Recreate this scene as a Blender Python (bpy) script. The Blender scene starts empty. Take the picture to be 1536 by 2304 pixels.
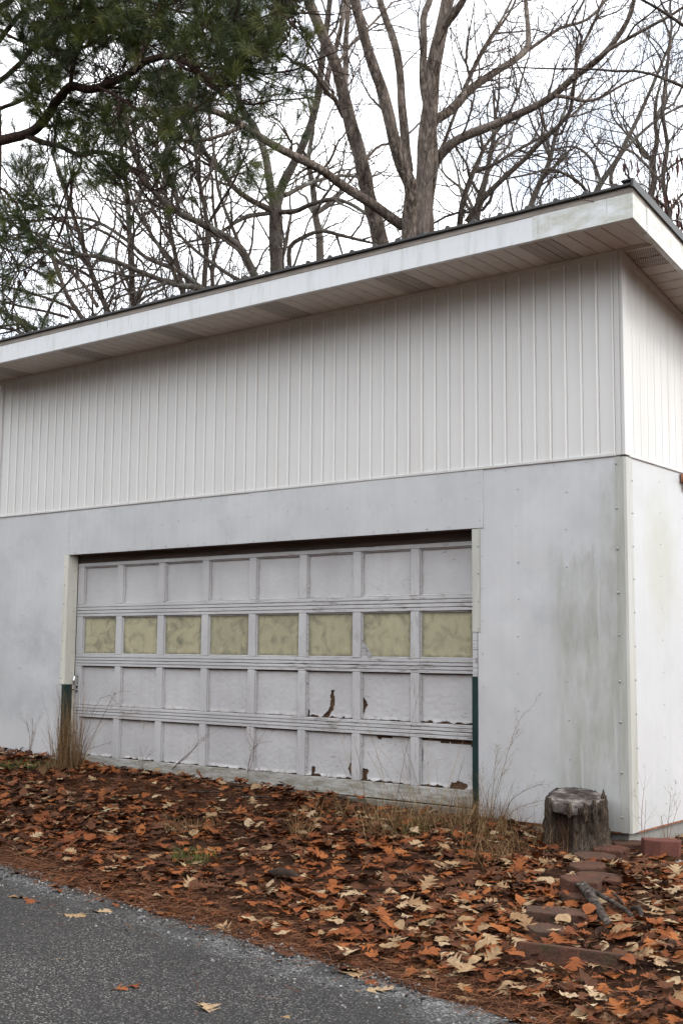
import bpy, math, random
import numpy as np
from mathutils import Vector, Matrix, noise as mnoise

random.seed(7)
RNG = np.random.default_rng(11)
S = bpy.context.scene
COL = S.collection

# ------------------------------------------------------------------ camera
CAM_F, CAM_YAW, CAM_PITCH, CAM_ROLL = 2691.0, 0.6652, 0.1166, 0.0092   # focal length in px of a 1536x2304 frame
CAM_P = np.array([3.677, -7.993, 1.238])
def cam_axes():
    cy, sy, cp, sp = math.cos(CAM_YAW), math.sin(CAM_YAW), math.cos(CAM_PITCH), math.sin(CAM_PITCH)
    f = np.array([-sy*cp, cy*cp, sp]); r = np.array([cy, sy, 0.0]); u = np.cross(r, f)
    cr, sr = math.cos(CAM_ROLL), math.sin(CAM_ROLL)
    return cr*r+sr*u, -sr*r+cr*u, f
AX_R, AX_U, AX_F = cam_axes()
cam = bpy.data.cameras.new('camera'); cam_o = bpy.data.objects.new('camera', cam); COL.objects.link(cam_o)
m = Matrix.Identity(4)
for i in range(3):
    m[i][0], m[i][1], m[i][2], m[i][3] = AX_R[i], AX_U[i], -AX_F[i], CAM_P[i]
cam_o.matrix_world = m
cam.sensor_fit = 'VERTICAL'; cam.sensor_height = 36; cam.sensor_width = 24
cam.lens = CAM_F/2304*36; cam.clip_start = 0.05; cam.clip_end = 1500
S.camera = cam_o

# ------------------------------------------------------------------ sky, sun, exposure
SUN_AZ, SUN_EL = math.radians(60), math.radians(38)      # azimuth from +Y towards +X
world = bpy.data.worlds.new('World'); S.world = world; world.use_nodes = True
wn, wl = world.node_tree.nodes, world.node_tree.links
bg = wn['Background']; bg.inputs['Strength'].default_value = 0.12
sky = wn.new('ShaderNodeTexSky'); sky.sky_type = 'NISHITA'; sky.sun_disc = False
sky.sun_elevation = SUN_EL; sky.sun_rotation = SUN_AZ
sky.air_density = 1.0; sky.dust_density = 2.0
tc = wn.new('ShaderNodeTexCoord'); mp = wn.new('ShaderNodeMapping'); mp.inputs['Scale'].default_value = (1.6, 1.6, 3.2)
nz = wn.new('ShaderNodeTexNoise'); nz.inputs['Scale'].default_value = 2.2; nz.inputs['Detail'].default_value = 6
rp = wn.new('ShaderNodeValToRGB'); rp.color_ramp.elements[0].position = 0.37; rp.color_ramp.elements[1].position = 0.55
rp.color_ramp.elements[0].color = (0.30, 0.30, 0.30, 1); rp.color_ramp.elements[1].color = (1, 1, 1, 1)
mx = wn.new('ShaderNodeMix'); mx.data_type = 'RGBA'; mx.inputs['B'].default_value = (11.6, 11.8, 12.1, 1)
wl.new(tc.outputs['Generated'], mp.inputs['Vector']); wl.new(mp.outputs['Vector'], nz.inputs['Vector'])
wl.new(nz.outputs['Fac'], rp.inputs['Fac']); wl.new(rp.outputs['Color'], mx.inputs['Factor'])
wl.new(sky.outputs['Color'], mx.inputs['A']); wl.new(mx.outputs['Result'], bg.inputs['Color'])
sun = bpy.data.lights.new('sun', 'SUN'); sun.energy = 0.5; sun.angle = math.radians(14); sun.color = (1.0, 0.96, 0.9)
sun_o = bpy.data.objects.new('sun', sun); COL.objects.link(sun_o)
sd = Vector((math.sin(SUN_AZ)*math.cos(SUN_EL), math.cos(SUN_AZ)*math.cos(SUN_EL), math.sin(SUN_EL)))
sun_o.rotation_euler = sd.to_track_quat('Z', 'Y').to_euler()
S.view_settings.view_transform = 'Standard'; S.view_settings.look = 'None'
S.view_settings.gamma = 1; S.view_settings.use_curve_mapping = False
S.view_settings.exposure = 1.03

# ------------------------------------------------------------------ placing helpers
def rays(px):
    px = np.asarray(px, float)
    return AX_F + (px[..., 0:1]-768)/CAM_F*AX_R - (px[..., 1:2]-1152)/CAM_F*AX_U
def at(px, py, d):                      # point seen at a pixel of the 1536x2304 frame, d metres deep
    return CAM_P + rays(np.array([px, py]))*d
def project(P):
    d = np.asarray(P)-CAM_P; z = d@AX_F
    return np.stack([768+CAM_F*(d@AX_R)/z, 1152-CAM_F*(d@AX_U)/z, z], -1)
GX = [-40, -9, -7.2, -6.3, -5.8, -3.2, -1.9, -1.3, -.75, 0, 1.5, 30]
GZ = [.25, .19, .155, .125, .09, .045, .0, -.025, -.055, -.125, -.17, -.25]
def edge_y(x): return -2.54-0.175*(x+3.7)       # asphalt edge
def ground_z(x, y):
    x = np.asarray(x, float); y = np.asarray(y, float)
    zw = np.interp(x, GX, GZ)
    e = edge_y(x)
    t = np.clip((-.25-y)/(-.25-e), 0, 1)
    t = t*t*(3-2*t)*.45+t*.55
    return zw*(1-t)+(-.315)*t
def ground_at(px, py, lift=0.0):
    d = rays(np.array([px, py])); z = -.2
    for _ in range(12):
        p = CAM_P+d*((z+lift-CAM_P[2])/d[2]); z = float(ground_z(p[0], p[1]))
    return p
def on_front(px, py, y=0.0):
    d = rays(np.array([px, py])); return CAM_P+d*((y-CAM_P[1])/d[1])

# ------------------------------------------------------------------ object helpers
def tag(o, label=None, cat=None, group=None, kind=None):
    if label: o['label'] = label
    if cat: o['category'] = cat
    if group: o['group'] = group
    if kind: o['kind'] = kind
    return o
def empty(name, loc=(0, 0, 0), rz=0.0):
    o = bpy.data.objects.new(name, None); o.empty_display_size = .2
    o.location = loc; o.rotation_euler = (0, 0, rz); COL.objects.link(o); return o
def fast_mesh(name, V, polys, smooth=False, mat=None):
    """polys: list of int arrays, each (n,k) with one k"""
    me = bpy.data.meshes.new(name)
    V = np.ascontiguousarray(V, np.float32).reshape(-1, 3)
    me.vertices.add(len(V)); me.vertices.foreach_set('co', V.ravel())
    idx = np.concatenate([np.asarray(p, np.int32).ravel() for p in polys])
    tot = np.concatenate([np.full(len(p), np.asarray(p).shape[1], np.int32) for p in polys])
    start = np.concatenate([[0], np.cumsum(tot)[:-1]]).astype(np.int32)
    me.loops.add(len(idx)); me.loops.foreach_set('vertex_index', idx)
    me.polygons.add(len(tot)); me.polygons.foreach_set('loop_start', start); me.polygons.foreach_set('loop_total', tot)
    if smooth: me.polygons.foreach_set('use_smooth', np.ones(len(tot), bool))
    me.update(calc_edges=True); me.validate()
    if mat: me.materials.append(mat)
    return me
def link(name, me, parent=None, loc=(0, 0, 0)):
    o = bpy.data.objects.new(name, me); COL.objects.link(o); o.location = loc
    if parent: o.parent = parent
    return o
class MB:
    def __init__(s): s.v = []; s.f = []; s.mi = []; s.cur = 0
    def add(s, vs, fs):
        b = len(s.v); s.v += [tuple(map(float, v)) for v in vs]
        s.f += [tuple(b+i for i in f) for f in fs]; s.mi += [s.cur]*len(fs)
    def box(s, a, b):
        x0, y0, z0 = a; x1, y1, z1 = b
        s.add([(x0,y0,z0),(x1,y0,z0),(x1,y1,z0),(x0,y1,z0),(x0,y0,z1),(x1,y0,z1),(x1,y1,z1),(x0,y1,z1)],
              [(0,3,2,1),(4,5,6,7),(0,1,5,4),(1,2,6,5),(2,3,7,6),(3,0,4,7)])
    def bbox(s, a, b, r=.004):
        """box with chamfered edges"""
        a = np.array(a, float); b = np.array(b, float); r = min(r, .45*(b-a).min())
        vs = []; ix = {}
        for sx in (0, 1):
            for sy in (0, 1):
                for sz in (0, 1):
                    c = [(a, b)[k][i] for i, k in enumerate((sx, sy, sz))]
                    d = [1-2*sx, 1-2*sy, 1-2*sz]
                    for ax in range(3):
                        p = [c[i]+(0 if i == ax else d[i]*r) for i in range(3)]
                        ix[(sx, sy, sz, ax)] = len(vs); vs.append(p)
        fs = []
        for ax in range(3):
            o1, o2 = (ax+1) % 3, (ax+2) % 3
            for sgn in (0, 1):
                q = []
                for u, w in ((0, 0), (1, 0), (1, 1), (0, 1)):
                    k = [0, 0, 0]; k[ax] = sgn; k[o1] = u; k[o2] = w; q.append(ix[(*k, ax)])
                fs.append(tuple(q) if sgn else tuple(q[::-1]))
            for u in (0, 1):
                for w in (0, 1):
                    k0 = [0, 0, 0]; k0[o1] = u; k0[o2] = w; k1 = list(k0); k1[ax] = 1
                    q = (ix[(*k0, o1)], ix[(*k1, o1)], ix[(*k1, o2)], ix[(*k0, o2)])
                    fs.append(q if u == w else q[::-1])
        for k in [(i, j, l) for i in (0, 1) for j in (0, 1) for l in (0, 1)]:
            q = (ix[(*k, 0)], ix[(*k, 1)], ix[(*k, 2)])
            fs.append(q if sum(k) % 2 else q[::-1])
        s.add(vs, fs)
    def prism(s, poly, axis, a, b):
        """poly: 2D points in the other two axes (cyclic order), extruded from a to b along axis"""
        n = len(poly); vs = []
        for t in (a, b):
            for p, q in poly:
                v = [0, 0, 0]; v[axis] = t; v[(axis+1) % 3] = p; v[(axis+2) % 3] = q; vs.append(v)
        s.add(vs, [tuple(range(n))[::-1], tuple(range(n, 2*n))]+[(i, (i+1) % n, n+(i+1) % n, n+i) for i in range(n)])
    def dome(s, c, r, nrm, h=.5, n=8):
        nrm = Vector(nrm).normalized(); t = nrm.orthogonal().normalized(); b = nrm.cross(t); c = Vector(c)
        vs = []
        for k, (rr, hh) in enumerate(((1, 0), (.85, .6), (.4, 1))):
            for i in range(n):
                a = 2*math.pi*i/n; vs.append(c+(t*math.cos(a)+b*math.sin(a))*r*rr+nrm*r*h*hh)
        fs = []
        for k in (0, 1):
            for i in range(n): fs.append((k*n+i, k*n+(i+1) % n, (k+1)*n+(i+1) % n, (k+1)*n+i))
        fs.append(tuple(range(2*n, 3*n))); s.add(vs, fs)
    def tube(s, pts, rad, n=6):
        V, Q = tube_batch(np.array([pts], float), np.array([rad], float), n)
        s.add(V, [tuple(q) for q in Q])
        s.add([V[-n+i] for i in range(n)], [tuple(range(n))]); s.add([V[i] for i in range(n)], [tuple(range(n))[::-1]])
    def mesh(s, name, mats, smooth=False):
        me = bpy.data.meshes.new(name); me.from_pydata(s.v, [], s.f)
        for mt in (mats if isinstance(mats, (list, tuple)) else [mats]): me.materials.append(mt)
        me.polygons.foreach_set('material_index', s.mi)
        if smooth: me.polygons.foreach_set('use_smooth', [True]*len(s.f))
        me.update(); return me
    def build(s, name, mats, parent=None, smooth=False):
        return link(name, s.mesh(name, mats, smooth), parent)
def tube_batch(P, R, n):
    """P (N,k,3) polylines, R (N,k) radii -> verts, quads"""
    N, k, _ = P.shape
    T = np.empty_like(P); T[:, 1:-1] = P[:, 2:]-P[:, :-2]; T[:, 0] = P[:, 1]-P[:, 0]; T[:, -1] = P[:, -1]-P[:, -2]
    T /= np.linalg.norm(T, axis=2, keepdims=True)+1e-9
    ref = np.where(np.abs(T[:, :1, 2:3]) > .92, np.array([[[1., 0, 0]]]), np.array([[[0, 0, 1.]]]))
    U = np.empty_like(P); u = np.cross(T[:, 0], ref[:, 0]); u /= np.linalg.norm(u, axis=1, keepdims=True)+1e-9
    for i in range(k):
        u = u-(u*T[:, i]).sum(1, keepdims=True)*T[:, i]; u /= np.linalg.norm(u, axis=1, keepdims=True)+1e-9; U[:, i] = u
    W = np.cross(T, U)
    a = np.arange(n)*2*math.pi/n
    V = P[:, :, None]+R[:, :, None, None]*(np.cos(a)[:, None]*U[:, :, None]+np.sin(a)[:, None]*W[:, :, None])
    i = np.arange(N)[:, None, None]*k*n; j = np.arange(k-1)[None, :, None]*n; q = np.arange(n)[None, None]; q2 = (q+1) % n
    Q = np.stack([i+j+q, i+j+q2, i+j+n+q2, i+j+n+q], -1).reshape(-1, 4)
    return V.reshape(-1, 3), Q
def nz3(x, y, z, s=1.0): return mnoise.noise(Vector((x*s, y*s, z*s)))

# ------------------------------------------------------------------ material helpers
class NT:
    def __init__(s, name, rough=.6, spec=.4):
        s.m = bpy.data.materials.new(name); s.m.use_nodes = True
        s.n = s.m.node_tree.nodes; s.l = s.m.node_tree.links; s.b = s.n['Principled BSDF']
        s.b.inputs['Roughness'].default_value = rough; s.b.inputs['Specular IOR Level'].default_value = spec
        s._pos = None
    def put(s, sock, v):
        if hasattr(v, 'links'): s.l.new(v, sock)
        else: sock.default_value = v
    def pos(s):
        if s._pos is None: s._pos = s.n.new('ShaderNodeNewGeometry').outputs['Position']
        return s._pos
    def obj(s): return s.n.new('ShaderNodeTexCoord').outputs['Object']
    def rnd(s): return s.n.new('ShaderNodeObjectInfo').outputs['Random']
    def attr(s, name):
        a = s.n.new('ShaderNodeAttribute'); a.attribute_name = name; return a.outputs['Fac']
    def scale(s, vec, sc, loc=(0, 0, 0)):
        mpn = s.n.new('ShaderNodeMapping'); mpn.inputs['Scale'].default_value = sc; mpn.inputs['Location'].default_value = loc
        s.l.new(vec, mpn.inputs['Vector']); return mpn.outputs['Vector']
    def noise(s, sc, vec=None, det=4, rough=.55, dist=0.0):
        t = s.n.new('ShaderNodeTexNoise'); t.inputs['Scale'].default_value = sc; t.inputs['Detail'].default_value = det
        t.inputs['Roughness'].default_value = rough; t.inputs['Distortion'].default_value = dist
        s.l.new(vec if vec is not None else s.pos(), t.inputs['Vector']); return t.outputs['Fac']
    def voro(s, sc, vec=None, out='Distance', feat='F1'):
        t = s.n.new('ShaderNodeTexVoronoi'); t.feature = feat; t.inputs['Scale'].default_value = sc
        s.l.new(vec if vec is not None else s.pos(), t.inputs['Vector']); return t.outputs[out]
    def ramp(s, fac, stops):
        r = s.n.new('ShaderNodeValToRGB'); e = r.color_ramp.elements
        while len(e) < len(stops): e.new(.5)
        for el, (p, c) in zip(e, stops):
            el.position = p; el.color = (c, c, c, 1) if isinstance(c, (int, float)) else (*c, 1)
        s.put(r.inputs['Fac'], fac); return r.outputs['Color']
    def mix(s, fac, a, b, mode='MIX'):
        x = s.n.new('ShaderNodeMix'); x.data_type = 'RGBA'; x.blend_type = mode
        s.put(x.inputs['Factor'], fac)
        for k, v in (('A', a), ('B', b)): s.put(x.inputs[k], (*v, 1) if isinstance(v, tuple) and len(v) == 3 else v)
        return x.outputs['Result']
    def math(s, op, a, b=0.0, clamp=False):
        x = s.n.new('ShaderNodeMath'); x.operation = op; x.use_clamp = clamp
        s.put(x.inputs[0], a); s.put(x.inputs[1], b); return x.outputs[0]
    def sep(s, vec):
        x = s.n.new('ShaderNodeSeparateXYZ'); s.l.new(vec, x.inputs[0]); return x.outputs
    def step(s, v, a, b):
        x = s.n.new('ShaderNodeMapRange'); x.interpolation_type = 'SMOOTHSTEP'
        s.put(x.inputs['Value'], v); x.inputs['From Min'].default_value = a; x.inputs['From Max'].default_value = b
        return x.outputs['Result']
    def color(s, c):
        s.put(s.b.inputs['Base Color'], (*c, 1) if isinstance(c, tuple) else c); return s
    def rough(s, r): s.put(s.b.inputs['Roughness'], r); return s
    def bump(s, h, strength=.3, dist=.01):
        x = s.n.new('ShaderNodeBump'); x.inputs['Strength'].default_value = strength; x.inputs['Distance'].default_value = dist
        s.l.new(h, x.inputs['Height']); s.l.new(x.outputs['Normal'], s.b.inputs['Normal']); return s

MAT = {}
def vinyl(name, base, streak=.16, rib=False):
    t = NT(name, .45, .35)
    f = t.noise(1.0, t.scale(t.pos(), (9, 9, .55)), 5, .6)
    g = t.noise(1.3, None, 4, .6)
    c = t.mix(t.ramp(f, [(.48, 0.0), (.75, streak*2.2)]), base, (base[0]*.68, base[1]*.62, base[2]*.53))
    c = t.mix(t.math('MULTIPLY', t.rnd(), .10), c, (base[0]*.72, base[1]*.71, base[2]*.69))
    c = t.mix(t.ramp(g, [(.35, 0.0), (.8, .22)]), c, (base[0]*.8, base[1]*.79, base[2]*.78))
    sp = t.noise(60, None, 2); c = t.mix(t.ramp(sp, [(.70, 0.0), (.78, .35)]), c, (.28, .23, .18))
    if rib:      # ridges coloured lighter than the flats, painting in the light they catch
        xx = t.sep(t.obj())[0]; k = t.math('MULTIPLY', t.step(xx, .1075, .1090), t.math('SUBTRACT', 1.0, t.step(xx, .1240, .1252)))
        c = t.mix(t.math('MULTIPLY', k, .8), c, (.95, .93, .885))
    t.color(c); t.bump(t.noise(18, t.scale(t.pos(), (1, 1, .15)), 3), .08, .004); return t.m
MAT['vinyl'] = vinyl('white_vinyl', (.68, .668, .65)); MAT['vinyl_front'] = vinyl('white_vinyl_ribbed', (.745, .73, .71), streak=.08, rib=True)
MAT['soffit'] = vinyl('soffit_vinyl', (.60, .545, .49), .2)
def vent():
    t = NT('vented_soffit_vinyl', .5, .3)
    x, y, z = t.sep(t.pos())
    u = t.math('FRACT', t.math('MULTIPLY', t.math('ADD', x, t.math('MULTIPLY', y, .35)), 1/.0165))
    v = t.math('FRACT', t.math('MULTIPLY', t.math('SUBTRACT', y, t.math('MULTIPLY', x, .25)), 1/.024))
    h = t.math('MULTIPLY', t.math('GREATER_THAN', u, .52), t.math('GREATER_THAN', v, .42))
    t.color(t.mix(h, (.47, .42, .375), (.16, .13, .11))); return t.m
MAT['vent'] = vent()
def fascia(name, algae):
    t = NT(name, .4, .4)
    x, y, z = t.sep(t.pos())
    f = t.noise(1.0, t.scale(t.pos(), (14, 14, 1.6)), 5, .65)
    c = t.mix(t.ramp(f, [(.52, 0.0), (.72, .42)]), (.74, .75, .76), (.46, .45, .41))
    a = t.noise(3.5, t.scale(t.pos(), (1, 1, 2.2)), 6, .7)
    c = t.mix(t.math('MULTIPLY', t.ramp(a, [(.36, 0.0), (.72, .9)]), algae), c, (.34, .34, .21))
    s = t.noise(9, t.scale(t.pos(), (6, 6, .4)), 3); c = t.mix(t.ramp(s, [(.66, 0.0), (.72, .5)]), c, (.30, .30, .28))
    t.color(c); t.bump(t.noise(5, None, 3), .1, .01); return t.m
MAT['fascia'] = fascia('white_aluminium_fascia', .10)
MAT['fascia_algae'] = fascia('algae_stained_fascia', .95)
t = NT('drip_edge_paint', .6); t.color(t.mix(t.ramp(t.noise(6, t.scale(t.pos(), (1, 1, 6)), 4), [(.4, 0.0), (.7, 1.0)]), (.33, .28, .24), (.20, .165, .14))); MAT['drip'] = t.m
t = NT('dark_roof_metal', .42, .5); t.color(t.mix(t.ramp(t.noise(3, None, 5), [(.4, 0.0), (.7, 1.0)]), (.022, .021, .02), (.05, .045, .04))); MAT['roof'] = t.m
def sheet(name, kind):
    t = NT(name, .42, .45)
    x, y, z = t.sep(t.pos())
    big = t.noise(.9, None, 4, .6); f = t.noise(1.0, t.scale(t.pos(), (22, 22, .5)), 5, .6)
    c = t.mix(t.ramp(big, [(.35, 0.0), (.68, 1.0)]), (.53, .53, .532), (.625, .622, .622))
    c = t.mix(t.ramp(f, [(.42, 0.0), (.72, .18)]), c, (.45, .455, .455))
    bl = t.noise(2.4, None, 7, .72)
    c = t.mix(t.ramp(bl, [(.50, 0.0), (.70, .36)]), c, (.36, .385, .395))
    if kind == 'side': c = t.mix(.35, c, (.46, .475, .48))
    if kind == 'right':
        edge = t.noise(1.0, t.scale(t.pos(), (9, 9, 2.2)), 6, .68)
        zz = t.math('ADD', z, t.math('MULTIPLY', t.math('SUBTRACT', edge, .5), 1.5))
        m1 = t.math('MULTIPLY', t.step(x, -.72, -.42), t.math('SUBTRACT', 1.0, t.step(zz, 1.75, 2.1)))
        m2 = t.math('MULTIPLY', t.step(x, -.27, -.08), t.math('SUBTRACT', 1.0, t.step(zz, 2.2, 2.65)))
        mk = t.math('MAXIMUM', m1, m2)
        mk = t.math('MULTIPLY', mk, t.ramp(t.noise(1.0, t.scale(t.pos(), (7, 7, 1.8)), 6, .7), [(.34, .15), (.62, .85)]))
        c = t.mix(mk, c, (.36, .36, .315))
        dr = t.noise(1.0, t.scale(t.pos(), (26, 26, .9)), 3, .5)
        c = t.mix(t.math('MULTIPLY', t.ramp(dr, [(.66, 0.0), (.70, .8)]), mk), c, (.58, .59, .58))
    if kind == 'side':
        n1 = t.noise(2.2, None, 4)
        d = t.math('SQRT', t.math('ADD', t.math('POWER', t.math('MULTIPLY', t.math('SUBTRACT', y, .62), 2.6), 2.0), t.math('POWER', t.math('MULTIPLY', t.math('SUBTRACT', z, 1.95), 1.35), 2.0)))
        mk = t.math('MULTIPLY', t.math('SUBTRACT', 1.0, t.step(t.math('ADD', d, t.math('MULTIPLY', t.math('SUBTRACT', n1, .5), 1.1)), .35, 1.0)), .5)
        c = t.mix(mk, c, (.40, .40, .31))
    if kind == 'left':
        n1 = t.noise(1.3, None, 5, .65)
        zm = t.math('MULTIPLY', t.step(z, .35, .75), t.math('SUBTRACT', 1.0, t.step(z, 1.2, 1.9)))
        c = t.mix(t.math('MULTIPLY', zm, t.math('MULTIPLY', t.ramp(n1, [(.35, 0.0), (.65, .6)]), t.ramp(t.noise(7, None, 7, .75), [(.36, .2), (.62, 1.0)]))), c, (.33, .35, .36))
    t.color(c); t.rough(t.ramp(big, [(.3, .36), (.7, .52)])); t.bump(t.noise(2.2, t.scale(t.pos(), (1, 1, .6)), 3), .22, .03); return t.m
for k in ('header', 'left', 'right', 'side'): MAT['sheet_'+k] = sheet('weathered_sheet_'+k, k)
def trim(name, c0, c1):
    t = NT(name, .45, .4); t.color(t.mix(t.ramp(t.noise(1.0, t.scale(t.pos(), (12, 12, 1.1)), 5, .65), [(.38, 0.0), (.68, 1.0)]), c0, c1)); return t.m
MAT['corner'] = trim('stained_corner_metal', (.47, .47, .435), (.36, .36, .315))
MAT['jamb'] = trim('cream_jamb_metal', (.70, .685, .60), (.58, .56, .48))
MAT['jamb_right'] = trim('grey_jamb_metal', (.55, .54, .49), (.43, .42, .37))
t = NT('rusty_edge'); t.color(t.mix(t.ramp(t.noise(14, None, 5), [(.35, 0.0), (.65, 1.0)]), (.33, .12, .05), (.14, .06, .035))).rough(.85); MAT['rust'] = t.m
t = NT('screw_metal', .35, .6); t.color((.42, .42, .42)); t.b.inputs['Metallic'].default_value = .6; MAT['screw'] = t.m
t = NT('dark_green_paint', .5); t.color(t.mix(t.ramp(t.noise(8, t.scale(t.pos(), (3, 3, 1)), 4), [(.4, 0.0), (.7, 1.0)]), (.004, .022, .02), (.011, .036, .031))); MAT['green'] = t.m
t = NT('chrome', .22, .6); t.color((.6, .6, .6)); t.b.inputs['Metallic'].default_value = 1; MAT['chrome'] = t.m
def concrete(name, a, b):
    t = NT(name, .85, .2); n = t.noise(3, None, 7, .7); g = t.noise(60, None, 3)
    c = t.mix(t.ramp(n, [(.35, 0.0), (.7, 1.0)]), a, b); c = t.mix(t.ramp(g, [(.45, 0.0), (.75, .4)]), c, (.12, .11, .1))
    t.color(c); t.bump(t.noise(40, None, 5), .5, .01); return t.m
MAT['concrete'] = concrete('foundation_concrete', (.30, .295, .27), (.20, .195, .175))
MAT['slab'] = concrete('slab_concrete', (.24, .235, .20), (.13, .12, .10))
def doorpaint(name, kind):
    t = NT(name, .62, .3)
    x, y, z = t.sep(t.pos())
    base = t.mix(t.ramp(t.noise(1.6, None, 5, .6), [(.35, 0.0), (.7, 1.0)]), (.455, .444, .442), (.555, .544, .54))
    st = t.noise(1.0, t.scale(t.pos(), (9, 9, 1.3)), 4); base = t.mix(t.ramp(st, [(.5, 0.0), (.8, .4)]), base, (.42, .39, .40))
    if kind == 'panel':
        pl = t.noise(1.0, t.scale(t.pos(), (16, 16, 80)), 4, .6); msk = t.noise(2.6, t.scale(t.pos(), (1, 1, 1.6)), 3)
        k = t.math('MULTIPLY', t.ramp(pl, [(.60, 0.0), (.66, .8)]), t.math('MULTIPLY', t.ramp(msk, [(.52, 0.0), (.64, 1.0)]), t.math('ADD', t.step(x, -3.6, -2.2), .08)))
        c = t.mix(k, base, (.20, .17, .15))
        h = t.math('ADD', t.math('MULTIPLY', t.noise(14, None, 4, .6), .6), t.math('MULTIPLY', t.ramp(t.noise(34, None, 2), [(.62, 0.0), (.72, 1.0)]), .35))
        t.bump(h, .28, .012)
    else:
        pl = t.noise(1.0, t.scale(t.pos(), (7, 7, 70) if kind == 'rail' else (55, 55, 9)), 5, .65)
        right = t.step(x, -4.4, -2.6); msk = t.noise(2.0, t.scale(t.pos(), (1.4, 1, 1)), 3)
        k = t.math('MULTIPLY', t.ramp(pl, [(.53, 0.0), (.60, 1.0)]), t.math('MULTIPLY', t.ramp(msk, [(.40, .05), (.62, 1.0)]), t.math('ADD', t.math('MULTIPLY', right, .75 if kind == 'rail' else .3), .2 if kind == 'rail' else .05)))
        wood = t.mix(t.ramp(t.noise(1.0, t.scale(t.pos(), (4, 4, 120) if kind == 'rail' else (90, 90, 4)), 3), [(.4, 0.0), (.65, 1.0)]), (.26, .235, .21), (.12, .10, .085))
        c = t.mix(k, base, wood); t.bump(t.math('ADD', t.math('MULTIPLY', k, -.6), t.noise(1.0, t.scale(t.pos(), (5, 5, 90)), 3)), .35, .006)
    if kind == 'panel':       # grime gathered along the edges of each panel
        gx_, gy_, gz_ = t.sep(t.n.new('ShaderNodeTexCoord').outputs['Generated'])
        ed = t.math('MINIMUM', t.math('MINIMUM', gx_, t.math('SUBTRACT', 1.0, gx_)), t.math('MINIMUM', gz_, t.math('SUBTRACT', 1.0, gz_)))
        ed = t.math('ADD', ed, t.math('MULTIPLY', t.math('SUBTRACT', t.noise(11, None, 5, .65), .5), .16))
        c = t.mix(t.math('MULTIPLY', t.math('SUBTRACT', 1.0, t.step(ed, -.01, .07)), .6), c, (.27, .23, .20))
    sp = t.noise(45, None, 2); c = t.mix(t.ramp(sp, [(.72, 0.0), (.77, .8)]), c, (.14, .11, .09))
    t.color(c); return t.m
MAT['door'] = doorpaint('aged_door_paint', 'rail'); MAT['stile'] = doorpaint('aged_stile_paint', 'stile'); MAT['panel'] = doorpaint('blistered_panel_paint', 'panel')
def woodm(name, a, b, sc=(4, 4, 40)):
    t = NT(name, .85, .15); t.color(t.mix(t.ramp(t.noise(1.0, t.scale(t.pos(), sc), 5, .65), [(.35, 0.0), (.68, 1.0)]), a, b)); return t.m
MAT['rawwood'] = woodm('bare_rotten_wood', (.13, .075, .045), (.055, .032, .022), (18, 18, 18))
MAT['darkwood'] = woodm('dark_header_wood', (.115, .085, .07), (.06, .045, .038), (2, 2, 30))
MAT['core'] = woodm('wall_core', (.2, .18, .16), (.12, .11, .1))
t = NT('algae_bottom_rail', .7); t.color(t.mix(t.ramp(t.noise(1.0, t.scale(t.pos(), (5, 5, 24)), 6, .7), [(.38, 0.0), (.60, 1.0)]), (.47, .455, .43), (.25, .23, .185))); MAT['bottomrail'] = t.m
def pane():
    t = NT('painted_glass', .2, .5)
    n = t.noise(9, t.scale(t.pos(), (1, 1, 1.0)), 4, .55, .6); st = t.noise(1.0, t.scale(t.pos(), (17, 17, 3)), 3)
    c = t.mix(t.ramp(st, [(.4, 0.0), (.7, .6)]), (.49, .445, .29), (.41, .38, .255))
    c = t.mix(t.ramp(n, [(.47, 0.0), (.74, .8)]), c, (.15, .15, .12))
    gx_, gy_, gz_ = t.sep(t.n.new('ShaderNodeTexCoord').outputs['Generated'])
    ed = t.math('MINIMUM', t.math('MINIMUM', gx_, t.math('SUBTRACT', 1.0, gx_)), t.math('MINIMUM', gz_, t.math('SUBTRACT', 1.0, gz_)))
    ed = t.math('ADD', ed, t.math('MULTIPLY', t.math('SUBTRACT', t.noise(9, None, 5, .65), .5), .2))
    c = t.mix(t.math('MULTIPLY', t.math('SUBTRACT', 1.0, t.step(ed, .0, .09)), .7), c, (.12, .115, .09))
    c = t.mix(t.math('MULTIPLY', t.rnd(), .35), c, (.25, .235, .17))
    t.b.inputs['Coat Weight'].default_value = .7; t.b.inputs['Coat Roughness'].default_value = .04
    t.color(c); t.rough(t.ramp(t.noise(7, None, 4), [(.4, .08), (.6, .3)])); return t.m
MAT['pane'] = pane()
def bark(name, a, b, c3, sc=9.0, zs=.14, strength=.9, mossy=None):
    t = NT(name, .9, .12)
    v = t.scale(t.pos(), (sc, sc, sc*zs))
    n = t.noise(2.2, v, 7, .7, 1.2); vo = t.voro(2.1, v, 'Distance', 'DISTANCE_TO_EDGE'); pv = t.noise(1.1, None, 4)
    c = t.ramp(n, [(.40, c3), (.49, a), (.62, b)])
    c = t.mix(t.ramp(vo, [(.02, .5), (.14, 0.0)]), c, c3)
    c = t.mix(t.ramp(pv, [(.4, 0.0), (.7, .5)]), c, (b[0]*1.15, b[1]*1.15, b[2]*1.18))
    if mossy: c = t.mix(t.ramp(t.noise(2.5, None, 5), [(.52, 0.0), (.68, .6)]), c, mossy)
    t.color(c); t.bump(t.math('ADD', n, vo), strength, .05); return t.m
MAT['bark_big'] = bark('shaggy_bark', (.125, .095, .076), (.28, .232, .194), (.034, .024, .019), 7, .24, 1.0)
MAT['bark_grey'] = bark('grey_bark', (.09, .075, .062), (.165, .142, .12), (.036, .029, .024), 10, .2, .7, (.22, .23, .2))
MAT['bark_dark'] = bark('dark_bark', (.09, .072, .06), (.16, .13, .11), (.03, .024, .02), 10, .2, .7)
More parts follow.
